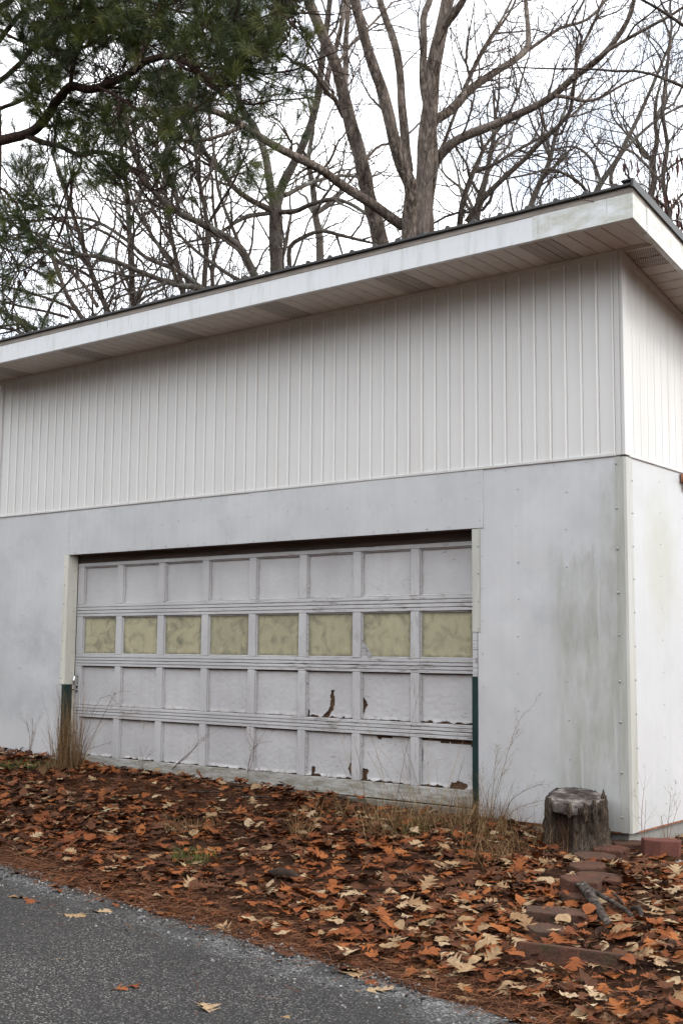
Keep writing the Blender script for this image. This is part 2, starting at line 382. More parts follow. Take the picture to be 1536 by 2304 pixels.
MAT['bark_pine'] = bark('pine_bark', (.045, .025, .019), (.085, .048, .036), (.014, .009, .008), 13, .3, .8)
t = NT('shade_woods_foliage', .9, .1); t.color(t.mix(t.noise(.4), (.035, .045, .02), (.10, .075, .05))); MAT['woods'] = t.m
t = NT('fine_twigs', .85, .1); t.color(t.mix(t.noise(1.2), (.05, .037, .031), (.13, .10, .085))); MAT['twig'] = t.m
t = NT('dark_twigs', .85, .1); t.color(t.mix(t.noise(1.2), (.035, .026, .023), (.08, .06, .052))); MAT['twig_dark'] = t.m
def needles():
    t = NT('pine_needles', .5, .3); a = t.attr('tint')
    c = t.ramp(a, [(0.0, (.016, .028, .005)), (.45, (.040, .060, .008)), (.8, (.09, .112, .016)), (.93, (.16, .165, .04)), (1.0, (.19, .12, .04))])
    t.color(c); t.b.inputs['Transmission Weight'].default_value = 0; return t.m
MAT['needle'] = needles()
def leafm(name, stops, src):
    t = NT(name, .75, .12)
    f = t.attr('tint') if src == 'attr' else t.rnd()
    v = t.noise(38, None, 4, .6)
    c = t.ramp(f, stops); c = t.mix(t.ramp(v, [(.35, 0.0), (.75, .55)]), c, (.09, .04, .022))
    t.color(c); return t.m
TAN = [(0.0, (.24, .145, .072)), (.5, (.33, .225, .125)), (1.0, (.43, .32, .20))]
RUST = [(0.0, (.12, .034, .012)), (.5, (.205, .060, .018)), (1.0, (.30, .10, .028))]
BROWN = [(0.0, (.035, .014, .008)), (.5, (.075, .029, .014)), (1.0, (.125, .05, .023))]
for nme, st in (('tan', TAN), ('rust', RUST), ('brown', BROWN)):
    MAT['leaf_'+nme] = leafm('leaf_'+nme, st, 'rnd'); MAT['litter_'+nme] = leafm('litter_'+nme, st, 'attr')
t = NT('pine_straw', .8, .1); t.color(t.ramp(t.attr('tint'), [(0.0, (.045, .018, .01)), (.5, (.115, .045, .022)), (1.0, (.22, .105, .054))])); MAT['straw'] = t.m
t = NT('dry_grass', .8, .1); t.color(t.ramp(t.attr('tint'), [(0.0, (.07, .034, .017)), (.5, (.18, .10, .045)), (1.0, (.36, .25, .13))])); MAT['drygrass'] = t.m
t = NT('green_grass', .7, .15); t.color(t.ramp(t.attr('tint'), [(0.0, (.035, .06, .016)), (.6, (.085, .125, .03)), (1.0, (.22, .19, .07))])); MAT['greengrass'] = t.m
t = NT('weed_stem', .8, .1); t.color(t.ramp(t.attr('tint'), [(0.0, (.12, .06, .042)), (.6, (.21, .12, .075)), (1.0, (.33, .22, .13))])); MAT['weed'] = t.m
def groundm():
    t = NT('leafy_soil', .95, .1)
    n = t.noise(2.2, None, 7, .7); f = t.noise(38, None, 5, .7); v = t.voro(26, t.scale(t.pos(), (1, 1.6, 1)))
    c = t.ramp(n, [(.3, (.02, .012, .008)), (.5, (.045, .021, .012)), (.7, (.08, .035, .019))])
    c = t.mix(t.ramp(f, [(.45, 0.0), (.72, .6)]), c, (.11, .047, .025))
    c = t.mix(t.ramp(v, [(.0, .5), (.35, 0.0)]), c, (.03, .018, .013))
    x, y, z = t.sep(t.pos())
    far = t.step(t.math('ABSOLUTE', y), 8, 16)
    c = t.mix(far, c, (.09, .07, .04)); t.color(c); t.bump(t.math('ADD', n, f), .8, .04); return t.m
MAT['ground'] = groundm()
def asphaltm():
    t = NT('worn_asphalt', .85, .25)
    vc = t.voro(120, None, 'Color'); vd = t.voro(120); n = t.noise(1.1, None, 5, .6); sp = t.sep(vc)[0]
    c = t.ramp(sp, [(0.0, (.008, .0076, .0072)), (.36, (.024, .0222, .0205)), (.66, (.052, .047, .043)), (.86, (.11, .102, .093)), (.96, (.25, .238, .22))])
    c = t.mix(t.ramp(vd, [(.35, 0.0), (.75, .8)]), c, (.028, .027, .027))
    c = t.mix(t.ramp(n, [(.40, 0.0), (.62, .55)]), c, (.026, .025, .0245))
    x, y, z = t.sep(t.pos())
    d = t.math('SUBTRACT', t.math('SUBTRACT', -3.1875, t.math('MULTIPLY', x, .175)), y)   # metres in from the edge
    n2 = t.noise(2.6, None, 5, .65); d2 = t.math('ADD', d, t.math('MULTIPLY', t.math('SUBTRACT', n2, .5), .55))
    wear = t.math('MULTIPLY', t.math('SUBTRACT', 1.0, t.step(d2, .10, .42)), t.ramp(t.noise(2.2, t.scale(t.pos(), (1, 1, 1), (3, 9, 0)), 5, .65), [(.42, .12), (.62, 1.0)]))
    pal = t.ramp(sp, [(0.0, (.06, .06, .06)), (.5, (.17, .168, .165)), (.8, (.33, .325, .32)), (1.0, (.55, .54, .53))])
    c = t.mix(t.math('MULTIPLY', wear, .45), c, pal)
    n3 = t.noise(1.7, t.scale(t.pos(), (1, 1, 1), (7, 3, 1)), 5, .6)
    patch = t.math('MULTIPLY', t.ramp(n3, [(.50, 0.0), (.60, 1.0)]), t.math('SUBTRACT', 1.0, t.step(d2, .12, .34)))
    c = t.mix(t.math('MULTIPLY', patch, .85), c, (.034, .033, .034))
    t.color(c); t.bump(vd, .75, .008); return t.m
MAT['asphalt'] = asphaltm()
t = NT('pale_gravel', .9, .2); t.color(t.ramp(t.attr('tint'), [(0.0, (.02, .0195, .019)), (.6, (.075, .072, .07)), (1.0, (.36, .35, .33))])); MAT['gravel'] = t.m
def paverm():
    t = NT('red_concrete', .95, .05); n = t.noise(9, None, 6, .7); g = t.noise(70, None, 3)
    c = t.mix(t.ramp(n, [(.35, 0.0), (.68, 1.0)]), (.135, .055, .037), (.06, .036, .027))
    c = t.mix(t.ramp(t.rnd(), [(0.0, 0.0), (1.0, .55)]), c, (.075, .055, .043))
    c = t.mix(t.ramp(g, [(.48, 0.0), (.72, .5)]), c, (.035, .024, .02))
    c = t.mix(t.ramp(t.noise(5, None, 6, .7), [(.52, 0.0), (.66, .6)]), c, (.05, .05, .025)); t.color(c); t.bump(t.noise(42, None, 6), .9, .014); return t.m
MAT['paver'] = paverm()
t = NT('red_block', .95, .05); t.color(t.mix(t.ramp(t.noise(10, None, 6, .7), [(.35, 0.0), (.7, 1.0)]), (.145, .06, .046), (.095, .042, .034))); t.bump(t.noise(60, None, 4), .5, .006); MAT['redblock'] = t.m
MAT['stump_bark'] = bark('stump_bark', (.075, .053, .038), (.20, .155, .115), (.014, .01, .008), 26, .2, 1.0); MAT['rotten'] = woodm('rotten_stump_wood', (.05, .032, .022), (.02, .013, .01), (20, 20, 5))
t = NT('weathered_cut_wood', .9, .1)
rd = t.n.new('ShaderNodeTexWave'); rd.wave_type = 'RINGS'; rd.rings_direction = 'Z'; rd.inputs['Scale'].default_value = 16; rd.inputs['Distortion'].default_value = 3.5; rd.inputs['Detail'].default_value = 3
t.l.new(t.obj(), rd.inputs['Vector'])
nn = t.noise(10, None, 7, .7)
cc = t.ramp(nn, [(.38, (.035, .028, .025)), (.50, (.10, .086, .078)), (.60, (.24, .21, .19)), (.74, (.38, .34, .31))]); cc = t.mix(t.ramp(rd.outputs['Fac'], [(.3, 0.0), (.8, .3)]), cc, (.055, .045, .04))
t.color(cc); t.bump(nn, .7, .02); MAT['stump_top'] = t.m
t = NT('dead_wood', .9, .1); t.color(t.ramp(t.noise(1.0, t.scale(t.pos(), (30, 30, 30)), 6, .7), [(.40, (.022, .017, .014)), (.56, (.075, .061, .05)), (.70, (.24, .22, .195))])); t.bump(t.noise(40, None, 5), .8, .01); MAT['deadwood'] = t.m
t = NT('dead_vine_leaves', .8, .1); t.color(t.ramp(t.attr('tint'), [(0.0, (.025, .011, .009)), (1.0, (.10, .04, .03))])); MAT['vine'] = t.m
t = NT('crumpled_foil', .7, .2); t.color((.24, .23, .215)); MAT['foil'] = t.m
t = NT('pine_cone', .85, .1); t.color(t.mix(t.noise(40), (.04, .022, .016), (.12, .07, .05))); MAT['cone'] = t.m

# ------------------------------------------------------------------ ground and driveway
def axis_coords(lo, hi, step, far):
    core = np.arange(lo, hi+1e-6, step); out = []; d = step
    while d < far: d *= 1.45; out.append(d)
    out = np.cumsum(out)
    return np.concatenate([lo-out[::-1], core, hi+out])
gx = axis_coords(-10, 4.5, .09, 260); gy = axis_coords(-5, 3, .09, 260)
XX, YY = np.meshgrid(gx, gy)
ZZ = ground_z(XX, YY)
bumpz = np.array([mnoise.noise(Vector((a*1.7, b*1.7, 3.1)))*.022+mnoise.noise(Vector((a*6, b*6, 9)))*.008 for a, b in zip(XX.ravel(), YY.ravel())]).reshape(XX.shape)
fade = np.clip((YY-edge_y(XX))/.5, 0, 1)*np.clip((14-np.abs(XX))/6, 0, 1)
ZZ = ZZ+bumpz*fade-.02*(1-np.clip((YY-edge_y(XX))/.15, 0, 1))
ny, nx = XX.shape
ii = np.arange((ny-1)*(nx-1)); r_, c_ = ii//(nx-1), ii % (nx-1); k0 = r_*nx+c_
me = fast_mesh('ground', np.stack([XX, YY, ZZ], -1).reshape(-1, 3), [np.stack([k0, k0+1, k0+nx+1, k0+nx], -1)], True, MAT['ground'])
tag(link('ground', me), kind='structure')

ax = np.concatenate([np.linspace(-60, -9, 60)[:-1], np.arange(-9, 5, .03), np.linspace(5, 40, 50)])
rag = np.array([mnoise.noise(Vector((a*2.1, 0, 5)))*.07+mnoise.noise(Vector((a*7, 1, 5)))*.035+mnoise.noise(Vector((a*21, 2, 5)))*.014 for a in ax])
ey = edge_y(ax)+rag
offs = [0, .02, .3, 1.2, 3, 7.4]; zz = [-.322, -.302, -.298, -.296, -.296, -.296]
V = np.concatenate([np.stack([ax, ey-o if i < 2 else edge_y(ax)-o, np.full_like(ax, z)], -1) for i, (o, z) in enumerate(zip(offs, zz))])
n = len(ax); F = []
for i in range(len(offs)-1):
    k = i*n+np.arange(n-1); F.append(np.stack([k, k+n, k+n+1, k+1], -1))
tag(link('driveway', fast_mesh('driveway', V, F, True, MAT['asphalt'])), kind='structure')
tag(S.objects['driveway'], label=None)

# ------------------------------------------------------------------ the garage
XW, YD = -7.44, 7.3                         # left wall and depth
G = empty('garage')
tag(G, 'white garage with ribbed upper siding, metal sheet lower walls and a peeling overhead door', 'garage')
XL, XR, ZH = -6.165, -1.284, 2.212          # door opening
DY = .12                                    # face of the door
# concrete base
b = MB(); b.box((XW+.03, .03, -.9), (-.03, .2, .0)); b.box((-.2, .2, -.9), (-.03, YD, .0)); b.box((XW+.03, YD-.2, -.9), (-.2, YD, .0)); b.box((XW+.03, .2, -.9), (XW+.2, YD-.2, .0))
b.build('foundation', MAT['concrete'], G)
b = MB(); b.bbox((XL-.03, -.015, -.5), (XR+.02, .027, .052), .006); b.bbox((XL-.03, .0275, -.5), (XR+.02, .5, .028), .004); b.build('door_sill', MAT['slab'], G)
b = MB()
b.box((XW+.01, .02, .003), (XL-.006, .16, 4.16)); b.box((XR+.006, .02, .003), (-.02, .16, 4.16)); b.box((XL-.006, .02, ZH+.01), (XR+.006, .16, 4.16))
b.prism([(.16, .003), (YD, .003), (YD, 4.16-.175*YD), (.16, 4.13)], 0, -.12, -.02)
b.prism([(.16, .003), (YD, .003), (YD, 4.16-.175*YD), (.16, 4.13)], 0, XW+.01, XW+.11)
b.box((XW+.11, YD-.1, .003), (-.12, YD-.01, 2.8))
b.build('wall_frame', MAT['core'], G)
# metal sheets
def sheet_obj(name, x0, x1, z0, z1, y, mat, amp=.004, seed=0.0, buckle=None, side=False, ragged=0.0):
    nxs = max(6, int((x1-x0)/.05)); nzs = max(6, int((z1-z0)/.06))
    vs = []; idx = {}
    b = MB()
    for j in range(nzs+1):
        for i in range(nxs+1):
            x = x0+(x1-x0)*i/nxs; z = z0+(z1-z0)*j/nzs
            d = amp*(nz3(x, seed, z, 1.7)+.6*nz3(x, seed+3, z, 4.2))
            if buckle: d += buckle(x, z)
            e = min(1, min(i, nxs-i)/2.0, min(j, nzs-j)/2.0); d = d*(.25+.75*e)
            vs.append((x, y-.004-abs(d) if d < 0 else y-.004-d*.6, z))
    fs = [(j*(nxs+1)+i, j*(nxs+1)+i+1, (j+1)*(nxs+1)+i+1, (j+1)*(nxs+1)+i) for j in range(nzs) for i in range(nxs)]
    nb = len(vs)
    ring = [i for i in range(nxs+1)]+[j*(nxs+1)+nxs for j in range(1, nzs+1)]+[nzs*(nxs+1)+i for i in range(nxs-1, -1, -1)]+[j*(nxs+1) for j in range(nzs-1, 0, -1)]
    for k in ring: vs.append((vs[k][0], y+.004, vs[k][2]))
    fs += [(ring[k], nb+k, nb+(k+1) % len(ring), ring[(k+1) % len(ring)]) for k in range(len(ring))]
    if side: vs = [(-v[1], v[0], v[2]) for v in vs]
    b.add(vs, fs); return b.build(name, mat, G, smooth=False)
def smooth_front(o):
    o.data.polygons.foreach_set('use_smooth', [True]*len(o.data.polygons))
    try: o.data.set_sharp_from_angle(angle=math.radians(35))
    except Exception: pass
def buck(x, z):
    k = max(0, (x+2.9)/1.7) if x < -1.2 else 1
    return .010*k*math.sin(x*23+1.5*nz3(x, 0, z, 2))*max(0, 1-(z-2.2)/.4)
smooth_front(sheet_obj('metal_sheet', XW+.08, -6.19, .0, 2.675, -.001, MAT['sheet_left'], .011, 1))
smooth_front(sheet_obj('metal_sheet', -6.188, -3.642, ZH, 2.675, -.002, MAT['sheet_header'], .009, 2))
smooth_front(sheet_obj('metal_sheet', -3.650, -1.18, ZH, 2.675, -.006, MAT['sheet_header'], .009, 5, buck))
smooth_front(sheet_obj('metal_sheet', -1.236, -.03, .0, 2.675, .0, MAT['sheet_right'], .012, 8))
o = sheet_obj('metal_sheet', .05, 1.09, .0, 2.672, .0, MAT['sheet_side'], .004, 11, side=True); smooth_front(o)
for k in range(5):
    o = sheet_obj('metal_sheet', 1.095+k*1.24, 1.09+(k+1)*1.24, .0, 2.672, .0, MAT['sheet_side'], .004, 13+k, side=True)
b = MB(); b.box((XW+.05, .0, -.012), (-.06, .02, -.001)); b.build('base_flashing', MAT['rust'], G)
b = MB(); b.box((-.025, .115, -.012), (.004, YD, -.001)); b.build('base_flashing', MAT['rust'], G)
# corner trim, slightly wavy edge
def corner(x_edge, y_edge, z0, z1, mat, name):
    b = MB(); n = 40; vs = []
    for j in range(n+1):
        z = z0+(z1-z0)*j/n; w = .004*nz3(0, 1, z, 2.3)+.002*nz3(0, 7, z, 6)
        vs += [(x_edge+w, -.0095-.004*abs(nz3(3, 0, z, 3)), z), (-.0, -.0145, z), (.0145, .0, z), (.0095, y_edge+w*.4, z)]
    vs = [(v[0], v[1], v[2]) for v in vs]
    fs = []
    for j in range(n):
        for i in range(3): fs.append((j*4+i, j*4+i+1, (j+1)*4+i+1, (j+1)*4+i))
    b.add(vs, fs)
    nb = [(v[0], v[1], v[2]) for v in vs]
    back = []
    for j in range(n+1):
        q = vs[j*4:j*4+4]; back += [(q[0][0], .0015, q[0][2]), (-.006, .001, q[1][2]), (-.001, .006, q[2][2]), (-.0015, q[3][1], q[3][2])]
    f2 = [(j*4+i+1, j*4+i, (j+1)*4+i, (j+1)*4+i+1) for j in range(n) for i in range(3)]
    b.add(back, f2)
    m0 = len(vs)
    for j in range(n):
        b.f.append((m0+j*4, j*4, (j+1)*4, m0+(j+1)*4)); b.f.append((j*4+3, m0+j*4+3, m0+(j+1)*4+3, (j+1)*4+3)); b.mi += [0, 0]
    for i in range(3): b.f.append((i+1, i, m0+i, m0+i+1)); b.f.append((n*4+i, n*4+i+1, m0+n*4+i+1, m0+n*4+i)); b.mi += [0, 0]
    return b.build(name, mat, G)
corner(-.068, .114, -.003, 2.664, MAT['corner'], 'corner_trim')
b = MB(); b.bbox((XW, -.012, .0), (XW+.082, .05, 2.672), .003); b.bbox((XW, .052, .0), (XW+.012, .2, 2.672), .003); b.build('corner_trim', MAT['corner'], G)
# jamb trims and the green guards
b = MB(); b.bbox((-6.231, -.014, .885), (XL+.004, -.0085, ZH-.003), .002); b.bbox((XL-.003, -.0083, .885), (XL+.004, DY-.005, ZH-.003), .002); b.build('jamb_trim', MAT['jamb'], G)
b = MB(); b.bbox((XR-.001, -.012, 1.402), (-1.213, -.007, 2.2055), .002); b.bbox((XR-.003, -.0065, 1.402), (XR+.004, DY-.005, 2.2), .002); b.build('jamb_trim', MAT['jamb_right'], G)
b = MB(); b.bbox((XR-.001, -.007, 1.06), (-1.241, -.0015, 1.4015), .002); b.bbox((XR-.003, -.0012, 1.06), (XR+.003, DY-.005, 1.4015), .002); b.build('jamb_board', MAT['door'], G)
b = MB(); b.bbox((-6.203, -.010, .03), (XL+.006, -.0055, .883), .0015); b.bbox((XL+.0005, -.0053, .03), (XL+.006, .092, .883), .0015); b.build('door_guard', MAT['green'], G)
b = MB(); b.bbox((XR-.004, -.012, .0), (-1.238, -.004, 1.058), .002); b.bbox((XR-.006, -.0035, .0), (XR+.0, DY-.005, 1.058), .0015); b.build('door_guard', MAT['green'], G)
b = MB(); b.box((XL-.003, -.001, .03), (XL-.0005, DY+.02, .884)); b.box((XL+.0001, .0925, .03), (XL+.004, DY-.004, .884)); b.build('jamb_board', MAT['jamb'], G)
b = MB(); b.bbox((XR-.002, -.006, -.1), (-1.25, .0, -.001), .003); b.build('jamb_board', MAT['jamb_right'], G)
# the head of the opening
b = MB(); b.bbox((XL+.005, .002, ZH-.0015), (XR-.005, .115, ZH+.0085), .002); b.build('door_head', MAT['darkwood'], G)
b = MB(); b.bbox((XL-.001, DY+.012, 2.13), (XR+.001, DY+.06, ZH+.05), .003); b.build('door_head', MAT['darkwood'], G)
# screws along seams
b = MB()
def scr(x, z, y=-.008, r=.0065): b.dome((x, y, z), r*random.uniform(.85, 1.15), (0, -1, 0), .7)
for x in np.arange(-6.05, -1.2, .27): scr(x+random.uniform(-.05, .05), ZH+.022+random.uniform(-.006, .006), -.012)
for x in np.arange(-5.95, -1.25, .23): scr(x+random.uniform(-.03, .03), 2.46+random.uniform(-.01, .01), -.012, .005)
for z in np.arange(2.27, 2.66, .085): scr(-6.165, z, -.01, .005)
for z in (2.3, 2.45, 2.6): scr(-3.63, z, -.012, .005); scr(-1.21, z-.03, -.014, .005)
for z in np.arange(.2, 2.6, .28):
    scr(-.47+random.uniform(-.01, .01), z, -.01, .0055); scr(-.88+random.uniform(-.01, .01), z+.05, -.01, .0055); scr(-6.9, z, -.01, .0055); scr(-6.5, z+.1, -.01, .0055); scr(-1.19, z*.9+.3, -.009, .005)
for z in np.arange(.12, 2.62, .31): scr(-.058, z+random.uniform(-.03, .03), -.015, .009)
for z in np.arange(.95, 2.2, .19): scr(-6.21, z, -.0145, .008)
for z in (1.43, 1.64, 1.86, 2.07): scr(-1.226, z, -.0125, .008)
for x in np.arange(-7.2, -.1, .33): scr(x+random.uniform(-.08, .08), 2.648, -.011, .005)
for z in np.arange(.1, 2.62, .24): b.dome((.0125, .104, z), .007, (1, 0, 0), .7)
for z in np.arange(.15, 2.62, .24): b.dome((.008, .6, z), .005, (1, 0, 0), .6); b.dome((.008, 1.05, z), .006, (1, 0, 0), .6)
for z in np.arange(1.0, 2.2, .21): b.dome((XL+.0045, .075, z), .007, (1, 0, 0), .7)
tag(b.build('screw', MAT['screw'], G, True), kind='stuff')
# upper siding: a frame with its planks
US = MB(); US.bbox((XW+.06, -.018, 2.672), (-.052, .018, 2.696), .004); US.bbox((.0, .06, 2.668), (.018, YD, 2.692), .004)
US.bbox((XW+.06, -.016, 4.172), (-.052, .018, 4.213), .003)
US.bbox((-.054, -.02, 2.676), (-.012, .016, 4.215), .003); US.bbox((-.0115, -.014, 2.676), (-.004, .012, 4.215), .002); US.bbox((-.0035, -.02, 2.676), (.02, .056, 4.215), .003)
US.bbox((XW-.01, -.02, 2.676), (XW+.058, .05, 4.215), .003)
US.prism([(.057, 4.16), (YD, 4.16-.205*YD), (YD, 4.2-.205*YD), (.057, 4.2)], 0, .0, .016)
upper = US.build('upper_siding', MAT['vinyl'], G)
PW = .1305
def plank_profile():   # along the wall, out of the wall
    return [(0, .0), (PW-.023, -.001), (PW-.020, -.0095), (PW-.017, -.0125), (PW-.007, -.0125), (PW-.005, -.0085), (PW-.0032, -.0005), (PW-.001, .015), (0, .015)]
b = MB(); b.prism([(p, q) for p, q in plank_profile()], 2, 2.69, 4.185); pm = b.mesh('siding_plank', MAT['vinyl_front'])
k = 0
while -.0555-PW*(k+1) > XW+.05:
    link('siding_plank', pm, upper, (-.0555-PW*(k+1)+.001+random.uniform(-.0006, .0006), random.uniform(-.0016, .0004), 0)); k += 1
x_last = -.0555-PW*k
b = MB(); b.box((XW+.055, 0, 2.69), (x_last, .015, 4.185)); b.build('siding_plank', MAT['vinyl'], upper)
for k in range(int((YD-.08)/PW)):
    y0 = .056+PW*k; prof = [(0, 0), (PW-.019, -.0005), (PW-.016, -.0035), (PW-.0065, -.0035), (PW-.004, .0), (PW-.0025, .001), (PW-.001, .015), (0, .015)]; vs = []
    for (p, q) in prof:
        vs.append((-q, y0+p, 2.685)); 
    for (p, q) in prof: vs.append((-q, y0+p, 4.185-.205*(y0+p)))
    nn_ = len(prof); b = MB()
    b.add(vs, [tuple(range(nn_)), tuple(range(nn_, 2*nn_))[::-1]]+[(i, nn_+i, nn_+(i+1) % nn_, (i+1) % nn_) for i in range(nn_)])
    b.build('siding_plank', MAT['vinyl'], upper)
# soffits
EF, ES, ZF = .594, .371, 4.2
SO = MB(); SO.bbox((XW-.3, -EF+.005, ZF+.035), (ES-.02, .0, ZF+.06), .003)
SO.prism([(.0, 4.275), (YD+.3, 4.275-.205*(YD+.3)), (YD+.3, 4.3-.205*(YD+.3)), (.0, 4.3)], 0, .0, ES-.02)
soff = SO.build('soffit', MAT['soffit'], G)
def soffit_panel_mesh(L, mat, vented):
    b = MB(); w = .131
    prof = [(0, .020), (.004, .006), (.007, 0.0), (w*.48, 0.0), (w*.5, .005), (w*.52, 0.0), (w-.007, 0.0), (w-.004, .006), (w-.0005, .020), (w-.0005, .024), (0, .024)] if vented else \
           [(0, .020), (.004, .007), (.008, 0.0), (w-.008, 0.0), (w-.004, .007), (w-.0005, .020), (w-.0005, .024), (0, .024)]
    # prism along local y: coordinates (x,z)
    n = len(prof); vs = [(p, 0, q) for p, q in prof]+[(p, L, q) for p, q in prof]
    b.add(vs, [tuple(range(n)), tuple(range(n, 2*n))[::-1]]+[(i, n+i, n+(i+1) % n, (i+1) % n) for i in range(n)])
    return b.mesh('soffit_panel', mat)
pf = soffit_panel_mesh(EF-.03, MAT['soffit'], False); pv = soffit_panel_mesh(EF-.03, MAT['vent'], True)
x = .227; k = 0
while x-.131 > XW-.32:
    vented = (k % 10) in (4, 5)
    o = link('soffit_panel', pv if vented else pf, soff, (x-.131, -EF+.018, ZF+.011))
    if vented: o['label'] = 'perforated soffit panel'
    x -= .131; k += 1
b = MB(); b.bbox((.229, -EF+.018, ZF+.004), (ES-.022, -.004, ZF+.03), .003); b.build('soffit_edge', MAT['soffit'], soff)
b = MB(); b.bbox((XW-.3, -.03, ZF+.0), (.228, -.0165, ZF+.0105), .002); b.build('soffit_trim', MAT['soffit'], soff)
pf2 = soffit_panel_mesh(ES-.10, MAT['soffit'], False); pv2 = soffit_panel_mesh(ES-.10, MAT['vent'], True)
b = MB(); b.bbox((.0215, -.001, ZF-.005), (ES-.024, .045, ZF+.03), .003); b.build('soffit_trim', MAT['soffit'], soff)
for k in range(54):
    y0 = .047+.131*k
    o = link('soffit_panel', pv2 if k < 2 or k % 10 in (0, 1) else pf2, soff, (.021+(ES-.10), y0, 4.212-.205*y0))
    o.rotation_euler = Matrix(((0, -1, 0), (1, 0, 0), (0, 0, 1))).to_euler(); o.rotation_euler.rotate(Matrix.Rotation(-math.atan(.205), 3, 'X'))
    if k < 2 or k % 10 in (0, 1): o['label'] = 'perforated soffit panel'
b = MB(); b.prism([(.0, 4.19), (YD+.3, 4.19-.205*(YD+.3)), (YD+.3, 4.2-.205*(YD+.3)), (.0, 4.2)], 0, .292, ES-.024); b.build('soffit_edge', MAT['soffit'], soff)
# fascia boards
XF = -.40
b = MB(); b.bbox((XW-.32, -EF-.0, ZF-.002), (XF+.03, -EF+.012, ZF+.176), .002); b.bbox((XW-.32, -EF+.0125, ZF-.002), (XF+.03, -EF+.035, ZF+.004), .001); b.build('fascia_board', MAT['fascia'], G)
b = MB(); b.bbox((XF, -EF-.004, ZF-.003), (ES, -EF-.0005, ZF+.176), .001); b.bbox((XF+.031, -EF+.0, ZF-.003), (ES-.001, -EF+.012, ZF+.175), .001); b.bbox((XF+.031, -EF+.0125, ZF-.003), (ES-.03, -EF+.035, ZF+.004), .001)
tag(b.build('fascia_board', MAT['fascia_algae'], G), 'algae-stained end piece of the fascia')
SL = .172
def rk(y, dz): return ZF+dz-SL*(y+EF)
def rake(y0, y1, d0, d1, x0, x1): return [(y0, rk(y0, d0)), (y1, rk(y1, d0)), (y1, rk(y1, d1)), (y0, rk(y0, d1))]
b = MB(); b.prism(rake(-EF-.003, -.372, -.003, .176, 0, 0), 0, ES-.012, ES+.002); b.prism(rake(-.3719, YD+.3, -.008, .176, 0, 0), 0, ES-.010, ES+.006)
b.prism(rake(-.3719, YD+.3, -.008, -.002, 0, 0), 0, ES-.035, ES-.0105); b.build('rake_fascia', MAT['fascia_algae'], G)
b = MB(); b.bbox((XW-.33, -EF-.004, ZF+.1765), (ES-.01, -EF+.02, ZF+.206), .002); b.prism(rake(-EF-.004, YD+.3, .1765, .206, 0, 0), 0, ES-.0098, ES+.004); b.build('drip_edge', MAT['drip'], G)
# roof of ribbed metal panels
RF = MB(); RF.prism([(-EF-.002, rk(-EF, .2065)), (YD+.3, rk(YD+.3, .2065)), (YD+.3, rk(YD+.3, .217)), (-EF-.002, rk(-EF, .217))], 0, XW-.33, ES-.012)
roof = RF.build('roof', MAT['drip'], G)
RW = .914
def roof_panel():
    prof = [(0, 0.0)]
    for i in range(4):
        c = .114+i*.2285; prof += [(c-.024, .003), (c-.012, .022), (c+.012, .022), (c+.024, .003)]
        if i < 3: prof += [(c+.1, .003), (c+.105, .006), (c+.115, .006), (c+.12, .003)]
    prof += [(RW-.002, .003), (RW-.002, -.012), (0, -.012)]
    n = len(prof); y0, y1 = -EF-.028, YD+.32; b = MB()
    vs = [(p, y0, q+rk(y0, .232)) for p, q in prof]+[(p, y1, q+rk(y1, .232)) for p, q in prof]
    b.add(vs, [tuple(range(n))[::-1], tuple(range(n, 2*n))]+[(i, (i+1) % n, n+(i+1) % n, n+i) for i in range(n)])
    return b.mesh('roof_panel', MAT['roof'])
rpm = roof_panel(); x = ES-.0
for k in range(9): link('roof_panel', rpm, roof, (x-RW*(k+1)+.0, 0, 0))
b = MB(); b.prism(rake(-EF-.032, YD+.33, .203, .262, 0, 0), 0, ES+.0045, ES+.022); b.prism(rake(-EF-.032, YD+.33, .2535, .262, 0, 0), 0, ES-.07, ES+.0044); b.build('rake_trim', MAT['roof'], roof)
# rusty bracket on the side wall
b = MB(); b.bbox((.012, 1.0, 2.585), (.02, 1.075, 2.66), .002); b.bbox((.0205, 1.03, 2.6), (.06, 1.06, 2.64), .004); b.tube([(.04, 1.0, 2.6), (.04, 1.12, 2.6)], [.012, .012], 8); b.bbox((.012, 1.04, 2.52), (.017, 1.065, 2.583), .002)
tag(b.build('hinge_bracket', MAT['rust'], G), 'rusty bracket on the side wall')

# ------------------------------------------------------------------ overhead door
b = MB(); b.box((XL-.0, DY+.047, .03), (XR+.0, DY+.0545, 2.2)); D = b.build('garage_door', MAT['rawwood'], G)
D['label'] = 'peeling grey-white wooden door of four sections'
px0, pitch, pwid = -6.07, .5995, .513
lefts = [px0+pitch*i for i in range(8)]
rows = [(1.702, 2.092), (1.19, 1.577), (.675, 1.075), (.172, .560)]
secs = [(1.642, 2.128), (1.134, 1.637), (.620, 1.129), (.046, .615)]
def rail(x0, x1, z0, z1, mat='door', dy=0.0, groove=True):
    b = MB(); h = z1-z0
    if groove and h > .05:
        gz = z0+h*.5
        poly = [(DY+dy, z0+.003), (DY+dy+.003, z0), (DY+.045, z0), (DY+.045, z1), (DY+dy+.003, z1), (DY+dy, z1-.003), (DY+dy, gz+.004), (DY+dy+.012, gz+.001), (DY+dy+.012, gz-.001), (DY+dy, gz-.004)]
        b.prism(poly, 0, x0, x1)
    else: b.bbox((x0, DY+dy, z0), (x1, DY+.045, z1), .003)
    return b.build('rail', MAT[mat], D)
